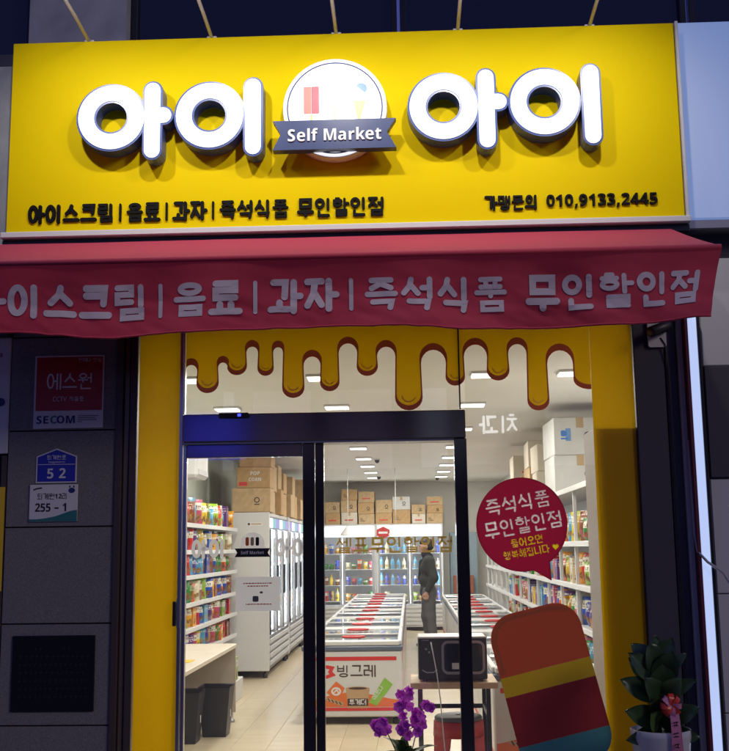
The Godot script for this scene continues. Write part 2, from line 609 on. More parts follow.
# ------------------------------------------------------------------ the scene
func _ready() -> void:
	rng.seed = 11
	var cam := Camera3D.new()
	cam.name = "camera"
	cam.fov = 38.3436
	cam.near = 0.05
	cam.far = 200.0
	add_child(cam)
	cam.position = Vector3(0, 1.6, 6.4)
	cam.basis = Basis(Vector3.UP, deg_to_rad(2.2646)) * Basis(Vector3.RIGHT, deg_to_rad(9.1046)) * Basis(Vector3.BACK, deg_to_rad(-0.7448))
	cam.current = true
	var sky_m := ProceduralSkyMaterial.new()
	sky_m.sky_top_color = lin(0.045, 0.055, 0.26)
	sky_m.sky_horizon_color = lin(0.10, 0.115, 0.3)
	sky_m.sky_curve = 0.2
	sky_m.ground_bottom_color = lin(0.03, 0.03, 0.035)
	sky_m.ground_horizon_color = lin(0.05, 0.05, 0.07)
	var env := Environment.new()
	env.background_mode = Environment.BG_SKY
	env.sky = Sky.new()
	env.sky.sky_material = sky_m
	env.background_energy_multiplier = 0.9
	env.tonemap_mode = Environment.TONE_MAPPER_LINEAR
	env.tonemap_exposure = 1.0
	env.sdfgi_enabled = true
	env.ssao_enabled = true
	env.ssil_enabled = true
	var we := WorldEnvironment.new()
	we.name = "environment"
	we.environment = env
	add_child(we)
	var sun := DirectionalLight3D.new()
	sun.name = "night_sky_light"
	sun.light_energy = 0.15
	sun.light_color = Color(1.0, 0.93, 0.9)
	sun.light_angular_distance = 14.0
	sun.shadow_enabled = true
	add_child(sun)
	sun.look_at_from_position(Vector3.ZERO, Vector3(-0.95, -0.5, -0.8))
	make_materials()
	make_packages()
	build_setting()
	build_neighbours()
	build_front()
	build_signboard()
	build_awning()
	build_wall_signs()
	build_ceiling_lights()
	build_left_side()
	build_right_side()
	build_freezers()
	build_back()
	build_man()
	build_table()
	build_plants()
	build_street()

func make_materials() -> void:
	var granite := mat("granite", Color.WHITE, 0.55)
	tex(granite, speckle(512, [lin(0.06, 0.06, 0.062), lin(0.15, 0.145, 0.14), lin(0.23, 0.225, 0.22), lin(0.38, 0.37, 0.36)], 0.25, 3, 0.6), 1.4)
	var concrete := mat("concrete", Color.WHITE, 0.8)
	tex(concrete, speckle(256, [lin(0.32, 0.325, 0.34), lin(0.4, 0.405, 0.42), lin(0.48, 0.485, 0.49)], 0.02, 9, 0.2), 0.7)
	var card_t := speckle(256, [lin(0.45, 0.31, 0.16), lin(0.52, 0.37, 0.2), lin(0.58, 0.42, 0.24)], 0.03, 21, 0.25)
	for k in 3:
		tex(mat("cardboard %d" % k, [lin(1, 1, 1), lin(0.95, 0.85, 0.72), lin(1.0, 1.0, 1.0)][k], 0.8), card_t, 1.3, false)
	M["cardboard 2"].albedo_texture = speckle(128, [lin(0.62, 0.55, 0.44), lin(0.7, 0.64, 0.53)], 0.04, 22, 0.25)
	tex(mat("white carton", Color.WHITE, 0.6), speckle(128, [lin(0.58, 0.58, 0.56), lin(0.66, 0.66, 0.64)], 0.04, 23, 0.25), 1.0, false)
	mat("packing tape", lin(0.48, 0.34, 0.17), 0.25)
	for k in 3:
		var w := mat("floor plank %d" % k, [lin(1, 1, 1), lin(0.95, 0.94, 0.92), lin(1.0, 0.98, 0.94)][k], 0.3)
		tex(w, grain(256, 256, lin(0.53, 0.44, 0.3), lin(0.62, 0.53, 0.37), 40 + k, 1.2), 0.8)
	tex(mat("pale wood", Color.WHITE, 0.45), grain(256, 256, lin(0.5, 0.34, 0.19), lin(0.64, 0.47, 0.29), 51, 1.4), 1.2)
	tex(mat("cream board", Color.WHITE, 0.5), grain(128, 128, lin(0.6, 0.53, 0.42), lin(0.68, 0.61, 0.5), 52, 1.4), 1.1)
	tex(mat("grey board", Color.WHITE, 0.5), grain(128, 128, lin(0.40, 0.34, 0.28), lin(0.47, 0.41, 0.34), 53, 1.4), 1.1)
	tex(mat("plaster", Color.WHITE, 0.85), speckle(128, [lin(0.76, 0.75, 0.71), lin(0.81, 0.8, 0.76)], 0.02, 61, 0.15), 0.5)
	tex(mat("ceiling paint", Color.WHITE, 0.9), speckle(128, [lin(0.8, 0.785, 0.74), lin(0.84, 0.825, 0.78)], 0.02, 62, 0.12), 0.5)
	tex(mat("green wall", Color.WHITE, 0.5), speckle(128, [lin(0.62, 0.7, 0.62), lin(0.68, 0.75, 0.67)], 0.02, 63, 0.1), 0.5)
	tex(mat("asphalt", Color.WHITE, 0.9), speckle(128, [lin(0.03, 0.03, 0.032), lin(0.06, 0.06, 0.06), lin(0.09, 0.09, 0.09)], 0.1, 64, 0.7), 2.0)
	# the yellow sign panel: acrylic, slightly uneven
	var yellow := mat("yellow acrylic", Color.WHITE, 0.55, 0.0, 0.15)
	tex(yellow, speckle(128, [lin(0.78, 0.57, 0.001), lin(0.81, 0.6, 0.001), lin(0.83, 0.61, 0.001)], 0.015, 70, 0.08), 0.4)
	var film_t := speckle(128, [lin(0.8, 0.465, 0.003), lin(0.84, 0.49, 0.004)], 0.015, 71, 0.1)
	var yf := film("yellow film", Color(1, 1, 1), 1.0, 0.3)
	yf.backlight = Color(1, 1, 1) * 0.95
	tex(yf, film_t, 0.5)
	film("drip border film", lin(0.36, 0.07, 0.03), 0.8)
	film("drip shine film", lin(0.85, 0.62, 0.18), 0.9)
	film("crimson film", lin(0.45, 0.012, 0.05), 0.75)
	film("white film", lin(0.8, 0.78, 0.77), 1.1)
	film("bright yellow film", lin(0.85, 0.68, 0.02), 1.05)
	film("orange red film", lin(0.55, 0.09, 0.035), 0.5)
	film("light orange film", lin(0.66, 0.17, 0.06), 0.5)
	film("dark red film", lin(0.30, 0.025, 0.03), 0.4)
	film("teal film", lin(0.06, 0.24, 0.25), 0.4)
	film("plain yellow film", lin(0.7, 0.45, 0.02), 0.4)
	film("grey film", lin(0.7, 0.7, 0.7), 1.0)
	film("gold film", lin(0.62, 0.42, 0.09), 0.75)
	film("frosted paper", lin(0.72, 0.73, 0.73), 0.9)
	mat("black ink", lin(0.012, 0.012, 0.014), 0.5)
	mat("sign letter black", lin(0.006, 0.0055, 0.006), 0.6, 0.0, 0.25)
	mat("navy letter body", lin(0.05, 0.09, 0.3), 0.3)
	mat("navy banner", lin(0.035, 0.055, 0.16), 0.35)
	glow("lit letter face", lin(0.9, 0.94, 1.0), 1.15)
	glow("lit disc face", lin(0.9, 0.93, 0.97), 1.0)
	glow("lit lamp lens", lin(0.95, 0.97, 1.0), 12.0)
	glow("ceiling panel light", lin(1.0, 0.97, 0.9), 2.6)
	glow("header violet light", lin(0.45, 0.4, 1.0), 0.7, 0.06)
	glow("header cyan light", lin(0.3, 0.75, 0.85), 0.7, 0.06)
	glow("backlit fascia light", lin(0.2, 0.33, 0.72), 0.55, 0.35)
	glow("led strip light", lin(0.5, 0.63, 1.0), 0.85, 0.5)
	glow("cooler header light", lin(0.9, 0.95, 1.0), 0.95)
	glow("cooler tube light", lin(0.8, 0.92, 1.0), 15.0)
	glow("blue neon sign light", lin(0.04, 0.05, 0.9), 2.5)
	glow("clinic sign light", lin(0.9, 0.95, 1.0), 6.0)
	mat("white metal", lin(0.64, 0.64, 0.635), 0.35)
	mat("white plastic", lin(0.7, 0.7, 0.69), 0.4)
	mat("off white panel", lin(0.6, 0.6, 0.62), 0.5)
	mat("aluminium", lin(0.62, 0.62, 0.64), 0.3, 1.0)
	mat("dull aluminium", lin(0.42, 0.42, 0.44), 0.42, 1.0)
	mat("black metal", lin(0.018, 0.018, 0.02), 0.3)
	mat("door frame", lin(0.022, 0.02, 0.026), 0.12, 0.0, 0.8)
	mat("header metal", lin(0.1, 0.075, 0.09), 0.1, 0.0, 0.9)
	mat("brown trim", lin(0.07, 0.05, 0.045), 0.35)
	mat("brown trim light", lin(0.16, 0.12, 0.1), 0.3, 0.3)
	mat("charcoal panel", lin(0.055, 0.052, 0.07), 0.5)
	mat("grey trim", lin(0.42, 0.42, 0.42), 0.5)
	mat("shutter grey", lin(0.62, 0.62, 0.61), 0.5)
	mat("maroon strip", lin(0.12, 0.012, 0.03), 0.5)
	mat("rail grey", lin(0.10, 0.13, 0.18), 0.4)
	mat("red plastic", lin(0.5, 0.03, 0.03), 0.35)
	mat("red print", lin(0.62, 0.035, 0.03), 0.4)
	mat("orange print", lin(0.72, 0.16, 0.03), 0.4)
	mat("brown print", lin(0.06, 0.03, 0.02), 0.5)
	mat("tan print", lin(0.5, 0.33, 0.17), 0.5)
	mat("green print", lin(0.25, 0.5, 0.06), 0.5)
	mat("blue print", lin(0.04, 0.2, 0.6), 0.5)
	mat("navy print", lin(0.015, 0.025, 0.16), 0.5)
	mat("teal print", lin(0.03, 0.18, 0.19), 0.5)
	mat("white print", lin(0.74, 0.74, 0.74), 0.5)
	mat("yellow print", lin(0.75, 0.5, 0.02), 0.5)
	mat("secom red", lin(0.42, 0.012, 0.02), 0.35)
	mat("plate blue", lin(0.02, 0.03, 0.42), 0.35)
	mat("plaque stone", lin(0.012, 0.013, 0.02), 0.2)
	mat("plaque engraving", lin(0.022, 0.023, 0.032), 0.4)
	mat("dark plastic", lin(0.025, 0.026, 0.028), 0.45)
	mat("grey plastic", lin(0.12, 0.12, 0.125), 0.5)
	mat("dark glass", lin(0.008, 0.009, 0.014), 0.05, 0.0, 0.7)
	var g := mat("clear glass", Color(1, 1, 1, 0.03), 0.0)
	g.transparency = BaseMaterial3D.TRANSPARENCY_ALPHA
	var g2 := mat("lid glass", Color(0.9, 0.95, 0.97, 0.06), 0.02)
	g2.transparency = BaseMaterial3D.TRANSPARENCY_ALPHA
	var aw := film("awning fabric", lin(0.44, 0.016, 0.05), 0.2, 0.75)
	aw.rim_enabled = true
	aw.rim = 0.9
	aw.rim_tint = 0.35
	mat("awning print", lin(0.55, 0.46, 0.5), 0.7)
	mat("skin", lin(0.46, 0.27, 0.19), 0.55)
	mat("hair", lin(0.012, 0.011, 0.011), 0.5)
	mat("jacket", lin(0.03, 0.033, 0.028), 0.85)
	mat("jacket lining", lin(0.015, 0.016, 0.024), 0.8)
	mat("trousers", lin(0.11, 0.11, 0.115), 0.85)
	film("leaf", lin(0.035, 0.075, 0.03), 0.2, 0.28)
	film("young leaf", lin(0.07, 0.13, 0.04), 0.25, 0.32)
	mat("stem", lin(0.07, 0.09, 0.03), 0.6)
	film("orchid petal", lin(0.68, 0.13, 0.7), 0.9, 0.6)
	mat("orchid heart", lin(0.55, 0.1, 0.3), 0.6)
	film("pink ribbon", lin(0.6, 0.22, 0.36), 0.4, 0.4)
	film("red ribbon", lin(0.62, 0.05, 0.03), 0.5, 0.35)
	mat("soil", lin(0.03, 0.022, 0.015), 0.95)
	mat("ceramic", lin(0.5, 0.5, 0.52), 0.25)

# ------------------------------------------------------------------ setting: ground, room
func build_setting() -> void:
	struct("ground", bx(Vector3(-40, -0.3, 0.02), Vector3(40, -0.06, 60), 0.0), M["asphalt"])
	struct("pavement", bx(Vector3(-20, -0.2, 0.021), Vector3(20, 0.0, 3.0), 0.01), M["granite"])
	var fl := struct("floor", bx(Vector3(-2.85, -0.2, -16.4), Vector3(2.05, -0.012, 0.0), 0.0), M["floor plank 1"])
	var plank := []
	for k in 3:
		plank.append(done(bx(Vector3(-0.1493, -0.01, -0.5993), Vector3(0.1493, 0.0, 0.5993), 0.0015)))
	rng.seed = 5
	for i in 16:
		for j in 13:
			var z := -0.65 - j * 1.2 + (0.4 if i % 3 == 0 else 0.0 if i % 3 == 1 else -0.4)
			if z > -0.62 or z < -15.7:
				continue
			place("plank", plank[0], M["floor plank %d" % (rng.randi() % 3)], fl, Vector3(-2.7 + 0.15 + i * 0.3, 0, z))
	struct("side_wall", bx(Vector3(-2.85, -0.1, -16.4), Vector3(-2.7, 2.95, -0.2), 0.0), M["green wall"])
	struct("side_wall", bx(Vector3(1.9, -0.1, -16.4), Vector3(2.05, 2.95, -0.2), 0.0), M["plaster"])
	struct("back_wall", bx(Vector3(-2.7, -0.1, -16.4), Vector3(1.9, 2.95, -16.25), 0.0), M["plaster"])
	struct("ceiling", bx(Vector3(-2.85, 2.95, -16.4), Vector3(2.05, 3.15, -0.2), 0.0), M["ceiling paint"])
	# the front of the building round the shop window
	struct("front_wall", bx(Vector3(-2.85, -0.1, -0.2), Vector3(-1.62, 2.95, -0.02), 0.0), M["charcoal panel"])
	struct("front_wall", bx(Vector3(1.345, -0.1, -0.2), Vector3(2.05, 2.95, -0.02), 0.0), M["charcoal panel"])
	struct("front_wall", bx(Vector3(-2.85, 2.95, -0.2), Vector3(2.05, 4.75, 0.0), 0.0), M["charcoal panel"])
	# granite pier left of the window, slab by slab
	var pier := struct("granite_pier", bx(Vector3(-2.385, 0, -0.02), Vector3(-1.756, 3.4, -0.004), 0.0), M["brown trim"])
	var y := 3.4
	for joint in [2.895, 2.323, 1.75, 1.19, 0.617, 0.045]:
		put("slab", bx(Vector3(-2.394, joint + 0.004, -0.003), Vector3(-1.747, y - 0.004, 0.03), 0.002), M["granite"], pier)
		y = joint
	var trims := thing("window_trim", "narrow brown metal trim between granite pier and yellow panel", "trim")
	put("strip", bx(Vector3(-1.745, 0, -0.02), Vector3(-1.705, 2.95, 0.045), 0.003), M["brown trim"], trims)
	put("strip", bx(Vector3(-1.703, 0, -0.02), Vector3(-1.665, 2.95, 0.02), 0.006), M["brown trim light"], trims)
	put("strip", bx(Vector3(-1.663, 0, -0.02), Vector3(-1.62, 2.95, 0.035), 0.003), M["brown trim"], trims)
	var col := thing("corner_column", "charcoal clad column right of the yellow panel under awning", "column")
	put("panel", bx(Vector3(1.347, 0, -0.02), Vector3(1.525, 2.95, 0.03), 0.004), M["charcoal panel"], col)
	put("panel", bx(Vector3(1.531, 0, -0.02), Vector3(1.598, 2.95, 0.03), 0.004), M["charcoal panel"], col)
	put("edge_trim", bx(Vector3(1.6, 0, -0.02), Vector3(1.632, 2.95, 0.06), 0.004), M["grey trim"], col)
	# upper facade behind the sign
	struct("upper_wall", bx(Vector3(-2.49, 4.75, -0.45), Vector3(-1.83, 6.6, -0.3), 0.0), M["concrete"])
	struct("upper_wall", bx(Vector3(-5.0, 3.2, -0.35), Vector3(-2.4, 4.62, 0.1), 0.0), M["concrete"])
	struct("sill_ledge", bx(Vector3(-5.0, 4.62, -0.4), Vector3(-2.49, 4.75, -0.1), 0.01), M["concrete"])
	struct("sill_ledge", bx(Vector3(-2.49, 4.751, -0.299), Vector3(4.0, 4.78, -0.05), 0.01), M["concrete"])
	var wn := [[-5.0, -2.5], [-1.82, -0.02], [0.0, 1.9], [1.92, 4.0]]
	var wl := ["dark upstairs window at far left above signboard", "dark upstairs window just right of grey concrete pier", "dark upstairs window above right half of signboard", "dark upstairs window at far right above white panel"]
	for k in 4:
		var w := thing("upstairs_window", wl[k], "window", Vector3.ZERO, "upstairs windows")
		put("pane", bx(Vector3(wn[k][0] + 0.03, 4.84, -0.45), Vector3(wn[k][1] - 0.03, 6.5, -0.43), 0.0), M["dark glass"], w)
		var fr := begin()
		for e in [wn[k][0], wn[k][1] - 0.04]:
			box(fr, Vector3(e, 4.83, -0.46), Vector3(e + 0.04, 6.5, -0.39), 0.004)
		box(fr, Vector3(wn[k][0] + 0.041, 4.83, -0.46), Vector3(wn[k][1] - 0.041, 4.87, -0.391), 0.004)
		put("window_frame", fr, M["black metal"], w)

func build_neighbours() -> void:
	# left: white sign, poster and door glass of the next shop
	var s := thing("shop_sign", "white sign with big blue letter left of granite pier", "sign", Vector3(-2.9, 2.19, -0.018))
	put("panel", bx(Vector3(-0.5, 0, 0), Vector3(0.5, 0.71, 0.05), 0.004), M["white plastic"], s)
	var st := begin()
	write(st, "주", 0.145, 0.22, 0.33, 0.33, 0.075, 0.05, 0.053, flat(Vector3.ZERO), false)
	put("lettering", st, M["navy print"], s)
	latin("lettering", "3", 0.13, M["black ink"], s, Vector3(0.405, 0.1, 0.054))
	latin("lettering", "Int", 0.035, M["navy print"], s, Vector3(0.425, 0.6, 0.054), 0.002, 1.0, false)
	var p := thing("poster", "mustard yellow poster on the next shop's glass, left edge", "poster", Vector3(-2.9, 1.38, 0.006))
	put("sheet", bx(Vector3(-0.3, 0, 0.02), Vector3(0.495, 0.61, 0.026), 0.0), M["yellow print"], p)
	var d := thing("glass_door", "dark glass door of the next shop at left edge", "door", Vector3(-2.9, 0, -0.018))
	put("pane", bx(Vector3(-1.0, 0, 0), Vector3(0.46, 2.18, 0.02), 0.0), M["dark glass"], d)
	put("door_frame", bx(Vector3(0.462, 0, -0.01), Vector3(0.5, 2.18, 0.04), 0.004), M["brown trim"], d)
	put("notice", bx(Vector3(0.2, 1.02, 0.021), Vector3(0.455, 1.3, 0.024), 0.0), M["white print"], d)
	put("transom", bx(Vector3(-1.0, 2.9, -0.05), Vector3(0.5, 3.3, 0.1), 0.01), M["charcoal panel"], d)
	# right: blank white fascia, lit strip and shutter
	var w := thing("fascia_sign", "blank softly lit white fascia sign right of yellow signboard", "sign", Vector3(1.66, 3.5, 0.1))
	put("lit_board", bx(Vector3(0, 0, -0.1), Vector3(2.2, 1.25, 0.05), 0.01), M["backlit fascia light"], w)
	put("bottom_rail", bx(Vector3(-0.01, -0.06, -0.08), Vector3(2.2, -0.003, 0.055), 0.006), M["dull aluminium"], w)
	var sh := thing("shutter_wall", "grey panelled wall of the next shop at right edge", "wall", Vector3(1.75, 0, -0.017))
	for k in 5:
		put("panel", bx(Vector3(0, k * 0.66, 0), Vector3(2.0, k * 0.66 + 0.655, 0.04 + (0.02 if k == 3 else 0.0)), 0.006), M["charcoal panel" if k == 3 else "shutter grey"], sh)
	var l := thing("light_strip", "glowing bluish white vertical light strip beside the column", "light", Vector3(1.68, 0, 0.1))
	put("housing", bx(Vector3(-0.047, 0, -0.1), Vector3(-0.026, 2.95, 0.01), 0.003), M["maroon strip"], l)
	put("housing", bx(Vector3(0.027, 0, -0.1), Vector3(0.045, 2.95, 0.01), 0.003), M["black metal"], l)
	put("light_tube", bx(Vector3(-0.025, 0.0, -0.03), Vector3(0.026, 2.95, 0.004), 0.003), M["led strip light"], l)
	var a := AreaLight3D.new()
	a.name = "light_strip_glow"
	a.area_size = Vector2(0.05, 2.9)
	a.light_energy = 0.05
	a.light_color = Color(0.8, 0.87, 1.0)
	a.shadow_enabled = true
	add_child(a)
	a.position = Vector3(1.68, 1.5, 0.13)
	a.rotation.y = PI
	var c := begin(true)
	tube(c, [Vector3(1.625, 2.2, 0.07), Vector3(1.63, 1.65, 0.08), Vector3(1.635, 1.56, 0.1), Vector3(1.68, 1.5, 0.13), Vector3(1.76, 1.44, 0.14), Vector3(1.8, 1.37, 0.14), Vector3(1.8, 1.28, 0.14)], 0.008)
	tag(put("wall_cable", c, M["grey trim"]), "grey cable looping across the glowing light strip", "cable")

# ------------------------------------------------------------------ shop window, door and stickers
func sheet(x0: float, y0: float, x1: float, y1: float, z: float) -> SurfaceTool:
	var st := begin()
	quad(st, Vector3(x0, y0, z), Vector3(x0, y1, z), Vector3(x1, y1, z), Vector3(x1, y0, z))
	return st

func pane(called: String, lo: Vector2, hi: Vector2, parent: Node, z := 0.0) -> void:
	put(called, bx(Vector3(lo.x, lo.y, z - 0.004), Vector3(hi.x, hi.y, z + 0.004), 0.0), M["clear glass"], parent)

func build_front() -> void:
	# fixed glazing with its film
	var w := thing("shop_window", "glass shop front with yellow film down both sides", "window")
	pane("pane", Vector2(-1.615, 0.0), Vector2(-1.365, 2.95), w)
	pane("pane", Vector2(-1.34, 2.405), Vector2(0.308, 2.95), w)
	pane("pane", Vector2(0.345, 0.0), Vector2(1.34, 2.95), w)
	put("side_film", sheet(-1.615, 0, -1.368, 2.95, 0.0065), M["yellow film"], w)
	put("side_film", sheet(1.095, 0, 1.342, 2.95, 0.0065), M["yellow film"], w)
	put("jamb", bx(Vector3(-1.364, 0, -0.06), Vector3(-1.342, 2.95, 0.03), 0.003), M["aluminium"], w)
	put("jamb", bx(Vector3(0.309, 2.41, -0.02), Vector3(0.318, 2.95, 0.012), 0.002), M["black metal"], w)
	put("jamb", bx(Vector3(-1.341, 2.41, -0.01), Vector3(-1.336, 2.95, 0.012), 0.001), M["aluminium"], w)
	put("lock", bx(Vector3(-1.385, 1.17, 0.01), Vector3(-1.366, 1.31, 0.05), 0.004), M["black metal"], w)
	put("lock_plate", bx(Vector3(-1.3635, 1.16, 0.031), Vector3(-1.344, 1.33, 0.037), 0.001), M["dull aluminium"], w)
	put("sill", bx(Vector3(0.345, 0.0, -0.05), Vector3(1.34, 0.08, 0.05), 0.004), M["black metal"], w)
	# sliding door
	var d := thing("sliding_door", "automatic glass sliding door with black frame and dark header", "door")
	put("header", bx(Vector3(-1.338, 2.235, -0.12), Vector3(0.34, 2.402, 0.06), 0.006), M["header metal"], d)
	put("header_rail", bx(Vector3(-1.338, 2.222, -0.1), Vector3(0.34, 2.2335, 0.05), 0.001), M["dull aluminium"], d)
	var sen := put("sensor", bx(Vector3(-1.12, 2.375, 0.061), Vector3(-0.94, 2.405, 0.085), 0.006), M["dark plastic"], d)
	put("sensor_eye", bx(Vector3(-1.005, 2.382, 0.0855), Vector3(-0.985, 2.398, 0.0875), 0.001), M["blue neon sign light"], sen)
	var left := put("door_leaf", bx(Vector3(-0.625, 0.01, -0.03), Vector3(-0.555, 2.2215, 0.03), 0.004), M["door frame"], d)
	left.set_meta("label", "left door leaf with shop name film")
	put("stile", bx(Vector3(-1.339, 0.01, -0.02), Vector3(-1.318, 2.22, 0.018), 0.003), M["aluminium"], left)
	put("top_rail", bx(Vector3(-1.317, 2.145, -0.025), Vector3(-0.6265, 2.2215, 0.025), 0.003), M["header metal"], left)
	pane("pane", Vector2(-1.317, 0.02), Vector2(-0.6265, 2.144), left)
	var right := put("door_leaf", bx(Vector3(-0.552, 0.01, -0.05), Vector3(-0.502, 2.2215, 0.01), 0.004), M["door frame"], d)
	right.set_meta("label", "right door leaf with gold lettering")
	pane("pane", Vector2(-0.5, 0.02), Vector2(0.268, 2.2215), right, -0.02)
	put("stile", bx(Vector3(0.27, 0.0, -0.05), Vector3(0.343, 2.234, 0.06), 0.005), M["door frame"], d)
	# name film on the left leaf
	var nf := thing("door_lettering", "grey shop name lettering across left door glass", "lettering")
	var st := begin()
	for g in [-1.285, -0.79]:
		st = begin()
		write(st, "아이", g, 1.55, 0.2, 0.115, 0.09, 0.005, 0.006, flat(Vector3.ZERO), false)
		put("lettering", st, M["grey film"], nf)
	var em := begin()
	prism(em, oval(-0.925, 1.632, 0.072, 0.072, 32), 0.005, 0.0056, false)
	var emb := put("emblem", em, M["grey film"], nf)
	var bn := begin()
	prism(bn, PackedVector2Array([Vector2(-1.03, 1.56), Vector2(-1.015, 1.585), Vector2(-1.03, 1.61), Vector2(-0.82, 1.61), Vector2(-0.835, 1.585), Vector2(-0.82, 1.56)]), 0.0062, 0.0068, false)
	put("emblem_banner", bn, M["black ink"], emb)
	latin("emblem_text", "Self Market", 0.022, M["white print"], emb, Vector3(-0.925, 1.585, 0.0075), 0.0008)
	for k in 3:
		var b := begin()
		prism(b, round_rect(-0.966 + k * 0.03, 1.625, -0.946 + k * 0.03, 1.675, 0.008), 0.0062, 0.0068, false)
		put("ice_bar", b, M[["orange print", "tan print", "black ink"][k]], emb)
	var note := thing("door_notice", "grey translucent paper notice taped on left door glass", "notice", Vector3(-0.893, 1.347, 0.006))
	put("sheet", sheet(-0.13, -0.098, 0.13, 0.098, 0.0), M["frosted paper"], note)
	for row in [[0.058, 0.085], [0.042, 0.06], [-0.062, 0.07]]:
		var x: float = -row[1]
		var ink := begin()
		rng.seed = int(row[0] * 1000) + 90
		while x < row[1]:
			var wd := rng.randf_range(0.006, 0.016)
			prism(ink, PackedVector2Array([Vector2(x, row[0]), Vector2(x + wd, row[0]), Vector2(x + wd, row[0] + 0.006), Vector2(x, row[0] + 0.006)]), 0.0, 0.0012, false)
			x += wd + 0.004
		put("small_print", ink, M["red print"], note)
	var doodle := begin()
	prism(doodle, round_rect(-0.03, -0.045, 0.005, -0.012, 0.008), 0.0, 0.0012, false)
	prism(doodle, round_rect(0.012, 0.002, 0.03, 0.014, 0.005), 0.0, 0.0012, false)
	put("drawing", doodle, M["grey plastic"], note)
	# gold lettering on the right leaf
	var gl := begin()
	write(gl, "셀프무인할인점", -0.435, 1.572, 0.69, 0.095, 0.075, -0.014, -0.013, flat(Vector3.ZERO), false)
	tag(put("gold_lettering", gl, M["gold film"]), "gold lettering across the right door glass", "lettering")
	build_drips()
	build_stickers()

func build_drips() -> void:
	var d := thing("drip_film", "yellow dripping syrup film along the top of the glass", "film")
	# openings [left, right, top of the arch, bottom of the drip to the right of it]
	var g := [[-1.347, -1.255, 2.752, 2.536], [-1.146, -1.07, 2.763, 2.642], [-0.975, -0.886, 2.857, 2.635], [-0.812, -0.735, 2.85, 2.497], [-0.628, -0.508, 2.789, 2.534], [-0.416, -0.286, 2.865, 2.622], [-0.185, -0.057, 2.84, 2.41], [0.078, 0.245, 2.815, 2.553], [0.335, 0.492, 2.842, 2.579], [0.6, 0.727, 2.84, 2.395], [0.83, 1.0, 2.797, 2.516]]
	var under := begin()
	var low_poly := PackedVector2Array()
	var over := begin()
	for pass_ in 2:
		var grow := 0.009 if pass_ == 0 else 0.0
		var poly := PackedVector2Array([Vector2(1.094, 2.948), Vector2(-1.335, 2.948), Vector2(-1.335, 2.6 if pass_ == 1 else 2.56)])
		for k in g.size():
			var l: float = g[k][0] + grow
			var r: float = g[k][1] - grow
			var top: float = g[k][2] - (0.042 if pass_ == 0 else 0.0)
			var mid := (l + r) / 2
			var half := (r - l) / 2
			for i in 11:
				var a := PI - PI * i / 10.0
				var p := Vector2(mid + half * cos(a), top - half * 1.1 + half * 1.1 * sin(a))
				if p.x > -1.334:
					poly.append(p)
			var nl: float = (g[k + 1][0] + grow) if k < g.size() - 1 else 1.094
			var bot: float = g[k][3] + (0.03 if pass_ == 1 else 0.0)
			var m2 := (r + nl) / 2
			var h2 := (nl - r) / 2
			for i in 11:
				var a := PI + PI * i / 10.0
				if k == g.size() - 1:
					a = PI + PI * 0.5 * i / 10.0
					poly.append(Vector2(nl + (nl - r) * cos(a), bot + 0.06 + 0.06 * sin(a)))
				else:
					poly.append(Vector2(m2 + h2 * 1.08 * cos(a), bot + h2 + h2 * sin(a)))
		if pass_ == 0:
			low_poly = poly
		else:
			prism(over, poly, 0.0, 0.0075, false)
			for q in Geometry2D.clip_polygons(low_poly, poly):
				if q.size() > 2 and not Geometry2D.is_polygon_clockwise(q):
					prism(under, q, 0.0, 0.0075, false)
	put("drip_border", under, M["drip border film"], d)
	put("drip", over, M["yellow film"], d)
	for k in g.size() - 1:
		var c := begin()
		var m: float = (g[k][1] + g[k + 1][0]) / 2
		var h: float = (g[k + 1][0] - g[k][1]) / 2 * 0.62
		var pts := []
		for i in 8:
			var a := PI * 1.05 + PI * 0.8 * i / 7.0
			pts.append(Vector2(m + h * cos(a), g[k][3] + 0.03 + h * 1.5 + h * sin(a)))
		stroke(c, pts, false, 0.0035, 0.0, 0.009, flat(Vector3.ZERO), false)
		put("shine_line", c, M["drip shine film"], d)

